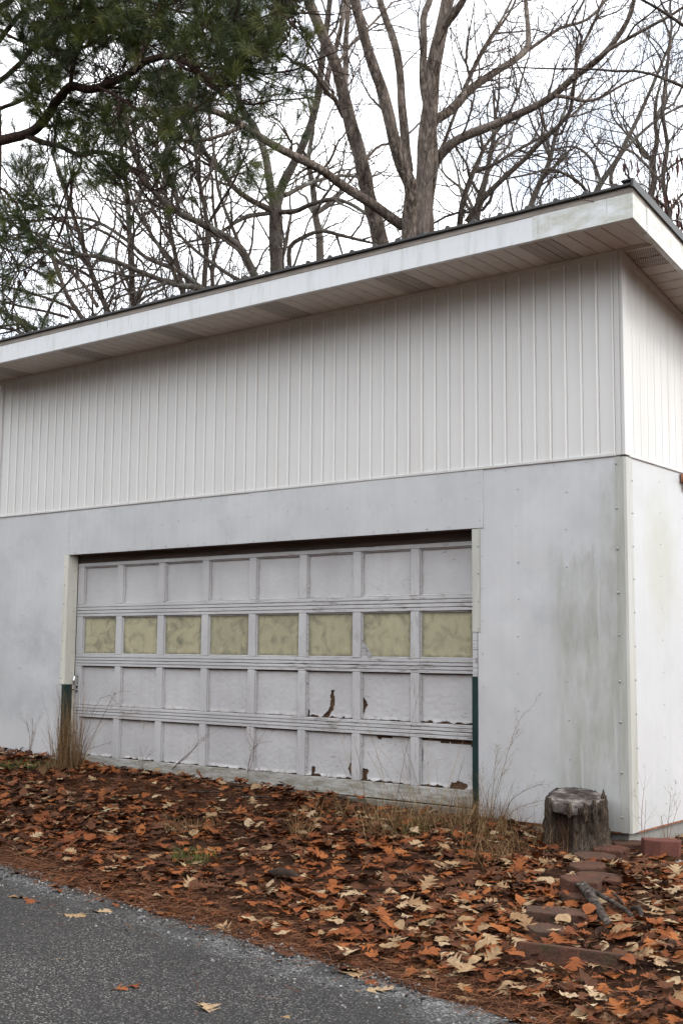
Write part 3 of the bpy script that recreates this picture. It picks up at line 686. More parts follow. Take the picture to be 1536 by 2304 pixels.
for s, ((pz0, pz1), (sz0, sz1)) in enumerate(zip(rows, secs)):
    rail(XL+.003, XR-.003, pz1, sz1, groove=(s > 0)); rail(XL+.003, XR-.003, sz0, pz0, 'bottomrail' if s == 3 else 'door', -.003 if s == 3 else 0, s < 3)
    edges = [XL+.003]+[v for l in lefts for v in (l, l+pwid)]+[XR-.003]
    for i in range(0, len(edges), 2):
        b = MB(); b.bbox((edges[i], DY+.001, pz0+.0003), (edges[i+1], DY+.045, pz1-.0003), .005); b.build('stile', MAT['stile'], D)
    for i, l in enumerate(lefts):
        x0, x1 = l+.0008, l+pwid-.0008; z0, z1 = pz0+.0008, pz1-.0008
        if s == 1:
            b = MB(); ins = .012
            b.bbox((x0, DY+.016, z0), (x1, DY+.040, z0+ins), .003); b.bbox((x0, DY+.016, z1-ins), (x1, DY+.040, z1), .003)
            b.bbox((x0, DY+.016, z0+ins+.0002), (x0+ins, DY+.040, z1-ins-.0002), .003); b.bbox((x1-ins, DY+.016, z0+ins+.0002), (x1, DY+.040, z1-ins-.0002), .003)
            b.build('pane_bead', MAT['door'], D)
            b = MB(); b.box((x0+ins*.6, DY+.026, z0+ins*.6), (x1-ins*.6, DY+.031, z1-ins*.6)); b.build('window_pane', MAT['pane'], D)
            if i == 6:
                b = MB(); c0 = (x0+ins, DY+.0225, z0+ins)
                b.add([c0, (x0+ins+.1, DY+.0225, z0+ins), (x0+ins+.045, DY+.006, z0+ins+.06), (x0+ins, DY+.021, z0+ins+.13)], [(0, 1, 2), (0, 2, 3)])
                b.add([(c0[0], DY+.0255, c0[2]), (x0+ins+.1, DY+.0255, z0+ins), (x0+ins, DY+.0255, z0+ins+.13)], [(0, 1, 2)])
                tag(b.build('peeled_film', MAT['door'], D), 'corner of film curling off a pane')
            continue
        # bead round the panel
        ins = .010
        for (aa, bb) in (((x0, z0), (x1, z0+ins)), ((x0, z1-ins), (x1, z1)), ((x0, z0+ins+.0002), (x0+ins, z1-ins-.0002)), ((x1-ins, z0+ins+.0002), (x1, z1-ins-.0002))):
            if s >= 2 and (aa[1] == z0 and bb[1] == z0+ins or aa[1] == z1-ins): continue
            b = MB(); b.bbox((aa[0], DY+.012, aa[1]), (bb[0], DY+.040, bb[1]), .005); b.build('panel_bead', MAT['door'], D)
        # the panel skin itself, worn in the two lower sections
        wear = 0 if s == 0 else (.35 if s == 2 else .75); wear *= (.35+.65*min(1, i/4.5))
        if s == 3: wear = max(wear, .45)
        if s >= 2: z1 -= .009+.006*nz3(i*3.1, s, 0)
        nx_, nz_ = 52, 38; w, h = x1-x0, z1-z0; seed = s*17+i*3.7
        X = np.linspace(x0, x1, nx_+1); vs = np.zeros((nz_+1, nx_+1, 3))
        lo = np.array([(.003+.030*wear*max(0, nz3(x, seed, 0, 7)*1.2+.1)*(.4+abs(nz3(x, seed, 1, 33)))+.018*wear*max(0, nz3(x, seed, 4, 60)-.05)) if wear else -.0 for x in X])
        for jx, xx in enumerate(X):
            curl = wear*max(0, .75*nz3(xx, seed, 2, 8.5)+.7*nz3(xx, seed, 6, 41)+.22)*1.5
            for jz in range(nz_+1):
                tt = (jz/nz_)**1.45; zc = z0+lo[jx]*(1-tt)**3+h*tt
                y = DY+.032-.004*nz3(xx, seed, zc, 5)*(.3+wear)-.0022*nz3(xx, seed, zc, 30)*(.4 if s == 0 else 1)
                y -= curl*.050*max(0, 1-tt/.075)**1.5
                y -= .010*wear*max(0, nz3(xx, seed+9, zc, 2.2))
                vs[jz, jx] = (xx, y, zc)
        keep = np.ones((nz_, nx_), bool)
        cu, cv = np.meshgrid((np.arange(nx_)+.5)/nx_, ((np.arange(nz_)+.5)/nz_)**1.45)
        jag = np.array([[nz3(a*9, seed, c*9) for a in cu[0]] for c in cv[:, 0]])
        def hole(f): keep[f(cu, cv, jag)] = False
        if s == 2 and i == 5:
            def f(u, v, j):
                mid = .56-.16*np.clip((.30-v)/.30, 0, 1)**1.3; wd = .045+.03*np.clip((.35-v)/.35, 0, 1)
                return (np.abs(u-mid+j*.035) < wd) & (v < .60)
            hole(f); hole(lambda u, v, j: (u < .05) & (v < .14+j*.03)); hole(lambda u, v, j: (u > .972) & (v < .9)); hole(lambda u, v, j: (v < .02+j*.06) & (u < .82))
        if s == 2 and i == 6: hole(lambda u, v, j: (u < .11*np.clip(1-abs(v-.31)/.22, 0, 1)+.012*(v < .5)+j*.01) & (v < .56)); hole(lambda u, v, j: v < .002+j*.03)
        if s == 3 and i == 5: hole(lambda u, v, j: (u > 1-.11*np.clip(1-abs(v-.22)/.28, 0, 1)+j*.02) & (v < .46)); hole(lambda u, v, j: (np.abs(u-.15+j*.03) < .04) & (v < .22)); hole(lambda u, v, j: v < .008+j*.07)
        if s == 3 and i == 6: hole(lambda u, v, j: (u < .13+j*.05-.05*abs(v-.12)) & (v < .27)); hole(lambda u, v, j: (v > .945+j*.05) & (u > .3) & (u < .62)); hole(lambda u, v, j: v < .006+j*.07)
        if s == 3 and i == 7: hole(lambda u, v, j: ((u-.70)/.15)**2+((v-.03)/.15)**2 < 1+j*1.2); hole(lambda u, v, j: (v > .955-.05*u+j*.03)); hole(lambda u, v, j: (u < .03+j*.02) & (v > .50) & (v < .80)); hole(lambda u, v, j: (v < .01+j*.05) & (u < .42))
        if s == 2 and i == 7: hole(lambda u, v, j: (v < .02+j*.05))
        if s == 3 and i < 5: hole(lambda u, v, j: v < j*.06)
        V = vs.reshape(-1, 3); q = []
        for jz in range(nz_):
            for jx in range(nx_):
                if keep[jz, jx]:
                    a = jz*(nx_+1)+jx; q.append((a, a+1, a+nx_+2, a+nx_+1))
        me = fast_mesh('panel', V, [np.array(q)], True, MAT['panel'])
        link('panel', me, D)
# handle
hx = XL+.045
b = MB(); b.bbox((hx-.016, DY-.006, .80), (hx+.016, DY+.0005, .99), .005)
b.tube([(hx, DY-.005, .975), (hx, DY-.035, .965), (hx, DY-.045, .925), (hx, DY-.04, .885), (hx, DY-.005, .875)], [.008, .009, .010, .009, .008], 8)
b.tube([(hx, DY-.004, .83), (hx, DY-.04, .83)], [.008, .008], 8); b.tube([(hx-.03, DY-.042, .83), (hx+.03, DY-.042, .83)], [.007, .007], 8)
b.build('handle', MAT['chrome'], D)

# ------------------------------------------------------------------ bare trees
def catmull(P, n):
    P = np.asarray(P, float)
    if len(P) < 3:
        t = np.linspace(0, 1, n)[:, None]; return P[0]*(1-t)+P[-1]*t
    E = np.vstack([2*P[0]-P[1], P, 2*P[-1]-P[-2]])
    seg = np.linalg.norm(np.diff(P, axis=0), axis=1); cum = np.concatenate([[0], np.cumsum(seg)])
    out = []
    for s in np.linspace(0, cum[-1]*.99999, n):
        i = int(np.searchsorted(cum, s, 'right')-1); t = (s-cum[i])/max(seg[i], 1e-6)
        a, b_, c, d = E[i:i+4]
        out.append(.5*((2*b_)+(-a+c)*t+(2*a-5*b_+4*c-d)*t*t+(-a+3*b_-3*c+d)*t**3))
    return np.array(out)
def unit(v): return v/(np.linalg.norm(v, axis=-1, keepdims=True)+1e-9)
def spawn(par, per_m, L, r_of, k, up=.15, ang=(30, 62), t0=.08, wob=.16, rng=RNG, rmin=.0, cap=None):
    """children along parents: list of (P,R). L=(lo,hi) metres; r_of(parent radius, n)->root radius"""
    pos, tan, rad = [], [], []
    for P, R in par:
        seg = np.linalg.norm(np.diff(P, axis=0), axis=1); cum = np.concatenate([[0], np.cumsum(seg)]); tot = cum[-1]
        n = rng.poisson(tot*per_m)
        if n == 0: continue
        s = (t0+(1-t0)*rng.random(n))*tot*.999; i = np.clip(np.searchsorted(cum, s, 'right')-1, 0, len(seg)-1)
        f = ((s-cum[i])/np.maximum(seg[i], 1e-6))[:, None]
        pos.append(P[i]*(1-f)+P[i+1]*f); tan.append(unit(P[i+1]-P[i])); rad.append(R[i]*(1-f[:, 0])+R[i+1]*f[:, 0])
    if not pos: return np.zeros((0, k, 3)), np.zeros((0, k))
    pos = np.concatenate(pos); tan = np.concatenate(tan); rad = np.concatenate(rad); n = len(pos)
    q = rng.normal(size=(n, 3)); q = unit(q-(q*tan).sum(1, keepdims=True)*tan)
    a = np.radians(rng.uniform(ang[0], ang[1], n))[:, None]
    d = unit(tan*np.cos(a)+q*np.sin(a)+np.array([0, 0, up]))
    ln = rng.uniform(L[0], L[1], n); r0 = r_of(rad, n)
    P = np.zeros((n, k, 3)); P[:, 0] = pos
    for j in range(1, k):
        P[:, j] = P[:, j-1]+d*(ln/(k-1))[:, None]
        d = unit(d+rng.normal(size=(n, 3))*wob+np.array([0, 0, up*.35]))
    R = r0[:, None]*np.linspace(1, .28, k)[None]
    return P, R
def as_list(P, R): return [(P[i], R[i]) for i in range(len(P))]
class Tree:
    def __init__(s, name, label, D, bark, group='bare trees behind the garage', cat='tree'):
        s.root = None; s.name = name; s.label = label; s.D = D; s.bark = bark; s.limbs = []; s.group = group; s.cat = cat
    def limb(s, pts, w0, w1, d0=0.0, d1=0.0, part='limb', dens=1.0, tip=0.0):
        pts = np.array(pts, float); n = len(pts); c = np.concatenate([[0], np.cumsum(np.linalg.norm(np.diff(pts, axis=0), axis=1))]); c /= c[-1]
        W = np.array([at(p[0], p[1], s.D+d0+(d1-d0)*t) for p, t in zip(pts, c)])
        L = np.linalg.norm(np.diff(W, axis=0), axis=1).sum(); k = max(5, int(L/.16))
        P = catmull(W, k); t = np.linspace(0, 1, k)
        sc = .5*(s.D+.5*(d0+d1))/CAM_F; R = (w0+(w1-w0)*t)*sc
        wob = .35*min(.05, R.mean()*.55)
        P[1:-1] += np.array([[nz3(p[0], p[1], p[2], 1.3)*wob*2, nz3(p[1], p[2], p[0], 1.3)*wob*2, nz3(p[2], p[0], p[1], 2)*wob] for p in P[1:-1]])
        R = R*(1+.07*np.array([nz3(p[0], p[1], p[2], 4) for p in P]))
        s.limbs.append((P, R, part, dens)); return s
    def trunk_down(s, i=0, flare=1.35, base_z=None):
        """prolong limb i straight down into the ground"""
        P, R, part, dens = s.limbs[i]; p = P[0]; gz = float(ground_z(p[0], p[1]))-.15
        d = unit(P[0]-P[3]); d = unit(d*.35+np.array([0, 0, -1])); n = 12
        L = (p[2]-gz)/-d[2]; ext = np.array([p+d*L*(1-j/n) for j in range(n)]); r = R[0]*np.array([flare-(flare-1)*min(1, j/n*1.6) for j in range(n)])
        r[0] *= 1.25; s.limbs[i] = (np.vstack([ext, P]), np.concatenate([r, R]), part, dens); s.base = np.array([ext[0][0], ext[0][1], gz+.15]); return s
    def build(s, lev=(1.6, 2.6, 3.2), twig='twig', sizes=((1.0, 3.0), (.45, 1.15), (.18, .46)), up=.14, seed=1, rad=(.026, .0095, .0045), trunk_twigs=.25, extra=None):
        rng = np.random.default_rng(seed)
        base = s.limbs[0][0][0]; root = empty(s.name, (0, 0, 0)); s.root = root
        tag(root, s.label, s.cat, s.group)
        for P, R, part, dens in s.limbs:
            n = 16 if R[0] > .12 else (10 if R[0] > .05 else 7)
            V, Q = tube_batch(P[None], R[None], n)
            if R[0] > .1:      # bark relief on the thick stems
                a = (np.arange(len(V)) % n); amp = .045*np.repeat(R, n)
                c = np.repeat(P, n, axis=0)
                f = np.array([nz3(v[0]*7, v[1]*7, v[2]*1.1) for v in V])
                V = c+(V-c)*(1+f[:, None]*.14)
            k = len(P); cap0 = np.array([list(range((k-1)*n, k*n))])
            link(part, fast_mesh(part, V, [Q, cap0], True, s.bark), root)
        par = [(P, R) for P, R, part, d in s.limbs if d > 0]
        A = []
        for P, R, part, d in s.limbs:
            if d <= 0: continue
            pp, rr = spawn([(P, R)], lev[0]*d, sizes[0], lambda r, n: np.minimum(rad[0]*rng.uniform(.6, 1.4, n), np.maximum(r*.7, .006)), 8, up, t0=.12 if part == 'limb' else .45, rng=rng, wob=.2)
            A.append((pp, rr))
            tip = P[-1]; dd = unit((P[-1]-P[-3])[None])[0]     # let the limb run out into twigs
            tp = np.array([tip+dd*.22*j+np.array([0, 0, .02*j*j])+rng.normal(size=3)*.03*j for j in range(8)]); A.append((tp[None], (np.linspace(R[-1]*.95, .003, 8))[None]))
        P2 = np.concatenate([a for a, _ in A]); R2 = np.concatenate([r for _, r in A])
        P3, R3 = spawn(as_list(P2, R2), lev[1], sizes[1], lambda r, n: np.minimum(rad[1]*rng.uniform(.7, 1.3, n), np.maximum(r*.8, .003)), 6, up*.8, t0=.1, rng=rng, wob=.24)
        P4, R4 = spawn(as_list(P3, R3), lev[2], sizes[2], lambda r, n: rad[2]*rng.uniform(.75, 1.25, n), 4, up*.6, rng=rng, wob=.28, t0=.1)
        V2, Q2 = tube_batch(P2, R2, 6)
        link('branches', fast_mesh('branches', V2, [Q2], True, s.bark), root)['kind'] = 'stuff'
        V3, Q3 = tube_batch(P3, R3, 4); V4, Q4 = tube_batch(P4, R4, 3)
        link('twigs', fast_mesh('twigs', np.vstack([V3, V4]), [np.vstack([Q3, Q4+len(V3)])], False, MAT[twig]), root)['kind'] = 'stuff'
        s.tips = P4[:, -1]; s.P3 = P3; return s

T = Tree('bare_tree', 'thick shaggy-barked bare tree rising in several stems behind the roof', 19.5, MAT['bark_big'])
T.limb([(943, 560), (943, 520), (948, 460), (953, 400), (960, 300), (965, 240), (974, 150), (994, 60), (1012, -30), (1030, -140)], 44, 24, 0, 0, 'trunk', .25)
T.trunk_down(0)
T.limb([(922, 560), (922, 500), (925, 430), (907, 380), (883, 310), (862, 220), (838, 140), (818, 75), (800, 20), (785, -60)], 36, 19, -.5, -1.2, 'trunk', .25)
T.limb([(957, 560), (958, 500), (963, 440), (974, 360), (974, 300), (972, 250)], 36, 18, .2, .1, 'trunk', 0)
T.limb([(919, 385), (912, 330), (903, 240), (899, 150), (883, 85), (865, 40), (850, -20), (835, -100)], 22, 13, .2, 1.2, 'limb', .7)
T.limb([(966, 245), (955, 205), (952, 160), (953, 100), (950, 40), (966, 0), (975, -60)], 20, 14, .5, .9, 'limb', .4)
T.limb([(968, 385), (1003, 335), (1048, 305), (1118, 278), (1193, 245), (1243, 215), (1288, 175), (1343, 135), (1398, 70), (1423, 15), (1435, -60)], 25, 8, .5, -1.5, 'limb', 1.1)
T.limb([(1318, 152), (1360, 118), (1433, 75), (1498, 40), (1560, 0)], 10, 6, -.9, -1.6)
T.limb([(970, 275), (1018, 245), (1053, 205), (1093, 175), (1148, 140), (1183, 110), (1187, 70), (1183, 30), (1178, -40)], 23, 8, .3, 2.0, 'limb', 1.1)
T.limb([(1170, 122), (1198, 105), (1248, 70), (1268, 60), (1318, 45), (1358, 5), (1380, -40)], 9, 5, 1.6, 2.0)
T.limb([(1288, 180), (1300, 130), (1308, 105), (1340, 40), (1365, -30)], 8, 5, -.8, -.2)
T.limb([(905, 508), (853, 470), (818, 447), (768, 415), (720, 382), (670, 355), (600, 318), (565, 293), (500, 258), (450, 244), (360, 246), (240, 244)], 26, 8, -.4, -2.5, 'limb', .8)
T.limb([(548, 283), (510, 300), (470, 313), (420, 316), (370, 306), (310, 280)], 10, 5, -2, -2.4)
T.limb([(1000, -30), (1012, -10), (994, 60)][::-1], 16, 12, 0, .2, 'limb', .2)
T.limb([(985, 75), (1010, 45), (1032, 15), (1052, -20), (1070, -80)], 20, 13, 0, -.6, 'limb', .5)
T.limb([(1243, 215), (1285, 220), (1310, 228), (1350, 220), (1400, 190), (1450, 170)], 9, 4, -.6, -.2)
T.limb([(1040, 205), (1080, 120), (1130, 40), (1160, -20)], 7, 5, .7, 1.2)
T.limb([(990, 345), (1010, 290), (1050, 190), (1090, 110), (1150, 20), (1170, -40)], 8, 5, 1, 2)
T.build(seed=3, lev=(2.6, 4.0, 5.2), sizes=((.8, 2.1), (.4, .95), (.16, .4)), rad=(.015, .0072, .0041))

T2 = Tree('bare_tree', 'leaning rough-barked bare stem left of the many-stemmed tree', 21.0, MAT['bark_big'])
T2.limb([(862, 570), (858, 550), (843, 490), (823, 410), (808, 340), (793, 295), (783, 250), (770, 200), (757, 150), (733, 95), (712, 45), (695, 0), (670, -90)], 38, 20, 0, -1, 'trunk', .25)
T2.trunk_down(0)
T2.limb([(778, 250), (777, 180), (778, 100), (781, 40), (783, -30)], 15, 10, 0, 1.0)
T2.limb([(772, 262), (755, 225), (735, 208), (715, 175), (690, 150), (660, 140)], 13, 8, 0, -1.2)
T2.limb([(815, 370), (850, 330), (880, 322), (920, 300), (950, 270)], 7, 4, .4, 1.5)
T2.limb([(733, 210), (740, 160), (760, 90), (775, 20), (780, -30)], 14, 9, .5, 1.5)
T2.limb([(757, 150), (790, 100), (830, 60), (870, 20)], 8, 5, 0, 2)
T2.build(seed=5, lev=(2.4, 3.6, 5.0), sizes=((.8, 2.1), (.4, .95), (.16, .4)), rad=(.016, .0072, .0037))

T3 = Tree('bare_tree', 'straight grey bare tree forking above the middle of the roof', 26.0, MAT['bark_grey'])
T3.limb([(621, 640), (621, 600), (620, 520), (620, 470), (617, 440)], 31, 29, 0, 0, 'trunk', 0)
T3.trunk_down(0)
T3.limb([(618, 460), (608, 415), (596, 350), (575, 290), (555, 260), (538, 225), (520, 160), (490, 100)], 20, 10, 0, 1, 'limb', .9)
T3.limb([(624, 460), (637, 415), (665, 360), (700, 280), (715, 215), (722, 150), (735, 60), (745, -30)], 22, 11, 0, -1, 'limb', .9)
T3.limb([(619, 478), (565, 450), (530, 425), (490, 375), (440, 320), (415, 280), (398, 235), (385, 180)], 15, 8, 0, -1.5)
T3.limb([(621, 478), (665, 475), (700, 460), (750, 448), (790, 460), (830, 485)], 13, 7, 0, -2)
T3.limb([(616, 478), (550, 490), (500, 520), (455, 538), (420, 545)], 11, 5, 0, -1)
T3.limb([(620, 610), (640, 560), (650, 510), (655, 480)], 12, 6, .5, 1, 'limb', .6)
T3.limb([(652, 610), (650, 560), (670, 540), (720, 520), (770, 530), (830, 545)], 12, 6, 1, .5)
T3.limb([(640, 440), (680, 420), (720, 405), (770, 395), (820, 400)], 11, 5, .4, 2)
T3.build(seed=7, lev=(2.6, 3.2, 3.4))

T4 = Tree('bare_tree', 'bare tree leaning left over the roof with a long pale bough', 24.0, MAT['bark_grey'])
T4.limb([(590, 660), (575, 625), (545, 565), (510, 535), (450, 503), (400, 478), (360, 445), (325, 400), (300, 340), (285, 270)], 22, 8, 0, -2, 'trunk', .8)
T4.trunk_down(0)
T4.limb([(400, 478), (395, 430), (370, 380), (350, 330), (330, 270)], 9, 5, -1, 0)
T4.limb([(545, 565), (510, 480), (490, 420), (480, 330), (470, 260)], 9, 5, 0, 1)
T4.build(seed=9, lev=(3.0, 3.4, 3.4))

T5 = Tree('bare_tree', 'bare tree with a pale bough lying low along the roof line', 22.0, MAT['bark_grey'])
T5.limb([(500, 690), (450, 650), (400, 642), (350, 625), (300, 605), (240, 580), (190, 575), (135, 565), (70, 530), (20, 500)], 15, 6, 0, -2, 'trunk', .8)
T5.trunk_down(0)
T5.limb([(460, 652), (400, 610), (330, 580), (285, 540), (220, 500), (160, 490), (60, 500)], 11, 5, 0, 1)
T5.limb([(560, 640), (520, 620), (460, 580), (420, 545), (395, 515), (380, 470)], 10, 5, .5, 1)
T5.build(seed=11, lev=(3.0, 3.2, 3.2))

def sapling(label, base, pts_list, D, seed, bark='bark_dark', lev=(2.8, 3.0, 3.0), widths=None, **kw):
    t = Tree('bare_tree', label, D, MAT[bark])
    for i, (pts, w0, w1, d1) in enumerate(pts_list):
        t.limb(pts, w0, w1, 0, d1, 'trunk' if i == 0 else 'limb', .7)
        if i == 0: t.trunk_down(0)
    return t.build(seed=seed, lev=lev, **kw)
sapling('slim upright bare trunk, pale, above the left part of the roof', 0, [([(302, 720), (300, 685), (295, 600), (292, 520), (287, 450), (280, 380), (270, 300)], 14, 8, .3), ([(300, 660), (275, 610), (262, 580), (268, 540)], 9, 5, 1), ([(305, 690), (330, 640), (360, 600), (375, 560)], 6, 4, -1), ([(292, 540), (330, 480), (370, 455)], 6, 4, 1)], 23.0, 21, 'bark_grey')
sapling('dark bare tree crossing steeply above the left of the roof', 0, [([(250, 730), (240, 695), (215, 640), (195, 575), (170, 500), (150, 440), (130, 380)], 14, 7, 0), ([(175, 520), (130, 490), (90, 470), (40, 420)], 7, 4, -1), ([(205, 600), (160, 560), (120, 540), (70, 520)], 8, 4, 1), ([(180, 500), (230, 520), (280, 550), (320, 590)], 7, 5, .5)], 21.0, 23)
sapling('paired thin bare trunks between the roof and the forked tree', 0, [([(462, 680), (460, 645), (466, 560), (465, 500), (456, 440), (448, 400), (440, 340), (430, 260)], 13, 7, 0), ([(480, 660), (478, 600), (490, 540), (480, 470), (478, 400)], 10, 6, 1), ([(465, 510), (500, 450), (530, 400), (550, 350)], 8, 4, -1)], 24.0, 25)
sapling('thin bare tree with curving boughs left of the paired trunks', 0, [([(412, 690), (408, 640), (392, 560), (378, 480), (372, 400), (382, 320), (388, 260)], 11, 7, 0), ([(395, 560), (370, 520), (340, 460), (300, 400)], 8, 4, 1), ([(382, 480), (420, 430), (440, 380)], 6, 4, -1), ([(440, 660), (400, 600), (350, 540), (310, 480), (270, 420), (200, 360)], 9, 5, 1)], 25.0, 27)
sapling('dark bare tree low at the far left, boughs sweeping left', 0, [([(210, 750), (175, 700), (150, 660), (142, 640)], 13, 9, 0), ([(142, 645), (100, 620), (60, 600), (10, 590)], 8, 4, 0), ([(175, 700), (120, 675), (70, 660), (0, 640)], 8, 4, -.6), ([(145, 650), (130, 600), (110, 560), (60, 520), (20, 500)], 8, 4, .8), ([(155, 715), (100, 700), (50, 690), (-10, 675)], 7, 5, 0), ([(220, 690), (190, 640), (150, 600), (120, 560)], 9, 5, .6)], 20.0, 29, lev=(2.4, 2.6, 2.4))
sapling('grey leaning bare tree at the left edge behind the eave', 0, [([(90, 790), (60, 735), (30, 718), (-10, 690), (-60, 660)], 11, 8, 0), ([(120, 770), (80, 742), (40, 715), (0, 700)], 9, 6, .5), ([(85, 740), (50, 730), (-10, 735)], 8, 5, 0)], 19.0, 31, 'bark_grey')
sapling('tall dark slanting bare tree right of the thick tree', 0, [([(1030, 560), (1034, 500), (1043, 450), (1060, 400), (1068, 380), (1074, 365)], 15, 11, 0), ([(1050, 500), (1080, 455), (1108, 425), (1150, 385), (1183, 355), (1210, 325), (1243, 295), (1275, 262), (1283, 250), (1290, 190), (1298, 120)], 15, 7, -1), ([(1068, 385), (1110, 370), (1150, 345), (1230, 300), (1290, 255), (1330, 215)], 8, 5, .8), ([(1070, 380), (1090, 330), (1130, 280), (1160, 220), (1180, 150)], 8, 4, 1), ([(1110, 422), (1090, 470), (1020, 480), (980, 500)], 8, 5, .5)], 20.0, 33, lev=(2.2, 3.0, 4.0), sizes=((.8, 2.1), (.4, .95), (.16, .4)), rad=(.013, .0068, .0036))
T7 = Tree('bare_tree', 'pale forked bare tree at the right behind the roof corner', 22.0, MAT['bark_grey'])
T7.limb([(1320, 480), (1343, 425), (1365, 390), (1390, 355), (1412, 310), (1432, 270), (1455, 220), (1480, 160), (1510, 90)], 15, 5, 0, 0, 'trunk', .8); T7.trunk_down(0)
T7.limb([(1380, 480), (1385, 440), (1372, 400), (1395, 350), (1440, 300), (1490, 260), (1550, 230)], 10, 5, 0, 1)
T7.limb([(1330, 450), (1300, 410), (1240, 380), (1200, 390), (1150, 400)], 8, 4, 0, -1)
T7.limb([(1350, 410), (1330, 360), (1290, 330), (1230, 340)], 8, 4, 0, 1)
T7.build(seed=35, lev=(2.8, 3.4, 4.4), sizes=((.8, 2.0), (.4, .95), (.16, .4)), rad=(.013, .0068, .0036))
T8 = Tree('bare_tree', 'thin bare tree hung with dark seed pods right of the roof corner', 17.0, MAT['bark_dark'])
T8.limb([(1530, 640), (1500, 470), (1490, 400), (1500, 330), (1490, 250), (1500, 150), (1510, 60)], 13, 6, 0, 0, 'trunk', .8); T8.trunk_down(0)
T8.limb([(1500, 470), (1470, 445), (1430, 432), (1385, 420)], 7, 4, 0, -.5); T8.limb([(1500, 480), (1530, 440), (1570, 410)], 7, 4)
T8.limb([(1495, 420), (1460, 380), (1420, 340), (1380, 330)], 7, 4, 0, 1); T8.limb([(1520, 560), (1500, 500), (1470, 455), (1440, 425)], 8, 5, 0, -.4)
T8.build(seed=37, lev=(2.6, 2.6, 2.6), twig='twig_dark', sizes=((.7, 1.7), (.35, .8), (.14, .36)), rad=(.011, .0058, .003))
def pods(tr, n, box, D):
    b = MB()
    for i in range(n):
        p = at(random.uniform(box[0], box[2]), random.uniform(box[1], box[3]), D+random.uniform(-.8, .8)); L = random.uniform(.10, .22)
        q = p+np.array([random.uniform(-.03, .03), random.uniform(-.03, .03), -L])
        b.tube([p+np.array([0, 0, .04]), p, p*.5+q*.5+np.array([.01, .01, 0]), q], [.003, .012, .014, .004], 5)
    o = b.build('seed_pods', MAT['vine'], tr.root); o['kind'] = 'stuff'
    a = o.data.attributes.new('tint', 'FLOAT', 'POINT'); a.data.foreach_set('value', np.repeat(RNG.random(n), 20+10)[:len(o.data.vertices)].astype(np.float32) if len(o.data.vertices) <= n*30 else np.zeros(len(o.data.vertices), np.float32))
pods(T8, 70, (1455, 445, 1535, 530), 17); pods(T8, 18, (1400, 345, 1530, 430), 17)

# more distant trees closing the gaps
def wild(label, px, D, seed, lean=0.0, h=9.0, w=22, group='bare trees far behind the garage'):
    rng = np.random.default_rng(seed); t = Tree('bare_tree', label, D, MAT['bark_grey'], group)
    top = 700-h/D*CAM_F*.62
    y0 = 760-.21*px; pts = [(px+lean*(y0-y)/600+rng.normal()*5, y) for y in np.linspace(y0, top, 7)]
    t.limb(pts, w, w*.3, 0, rng.normal(), 'trunk', .7); t.trunk_down(0)
    for k in range(7):
        a = rng.uniform(.08, .8); i = int(a*6); x0, yy = pts[i]; sd = rng.choice([-1, 1]); L = rng.uniform(90, 230)*(1-.45*a)
        q = [(x0, yy)]
        ang = math.radians(rng.uniform(25, 60))
        for j in range(1, 5): ang *= .93; q.append((x0+sd*math.sin(ang)*L*j/4+rng.normal()*6, yy-math.cos(ang)*L*j/4+rng.normal()*6))
        t.limb(q, w*.42, w*.15, 0, rng.normal()*2, 'limb', 1.0)
    return t.build(seed=seed, lev=(1.8, 1.9, 1.8), sizes=((1.0, 2.8), (.5, 1.3), (.25, .6)), rad=(.02, .009, .0048))
wild('distant bare tree filling the gap left of the leaning stem', 720, 32, 43, -40, w=20)
wild('distant bare tree behind the thick many-stemmed tree, spreading right', 1060, 33, 44, 120, w=20)
wild('distant bare tree above the right part of the roof, leaning right', 1180, 30, 45, 200, w=16)
wild('distant bare tree at the right edge beyond the roof corner', 1460, 29, 46, 60, w=16)
# thicket low behind the roof at the right
def thicket(label, x0, x1, D, n, seed, hpx):
    rng = np.random.default_rng(seed); par = []
    for i in range(n):
        px = rng.uniform(x0, x1); y0 = 760-.235*px+30; b0 = at(px, y0, D+rng.normal()*.9); b0[2] = float(ground_z(b0[0], b0[1]))-.05
        tp = at(px+rng.normal()*70+25, y0-rng.uniform(.4, 1)*hpx, D+rng.normal()*1.2)
        mid = (b0*.45+tp*.55)+rng.normal(size=3)*.25; P = catmull([b0, mid, tp], 9); par.append((P, np.linspace(rng.uniform(.012, .024), .006, 9)))
    root = empty('thicket'); tag(root, label, 'shrub')
    V, Q = tube_batch(np.array([p for p, _ in par]), np.array([r for _, r in par]), 5)
    link('stems', fast_mesh('stems', V, [Q], True, MAT['bark_dark']), root)['kind'] = 'stuff'
    P2, R2 = spawn(par, 1.7, (.5, 1.5), lambda r, k: np.minimum(.009, r*.7), 6, .2, t0=.5, rng=rng, wob=.25)
    P3, R3 = spawn(as_list(P2, R2), 3.2, (.2, .6), lambda r, k: np.full(k, .0042), 4, .1, rng=rng, wob=.3)
    V2, Q2 = tube_batch(P2, R2, 4); V3, Q3 = tube_batch(P3, R3, 3)
    link('twigs', fast_mesh('twigs', np.vstack([V2, V3]), [np.vstack([Q2, Q3+len(V2)])], False, MAT['twig']), root)['kind'] = 'stuff'
thicket('tangled leafless brush behind the right end of the roof', 1010, 1540, 21, 34, 51, 170)
thicket('leafless brush behind the left end of the roof', -20, 520, 20, 34, 52, 130)
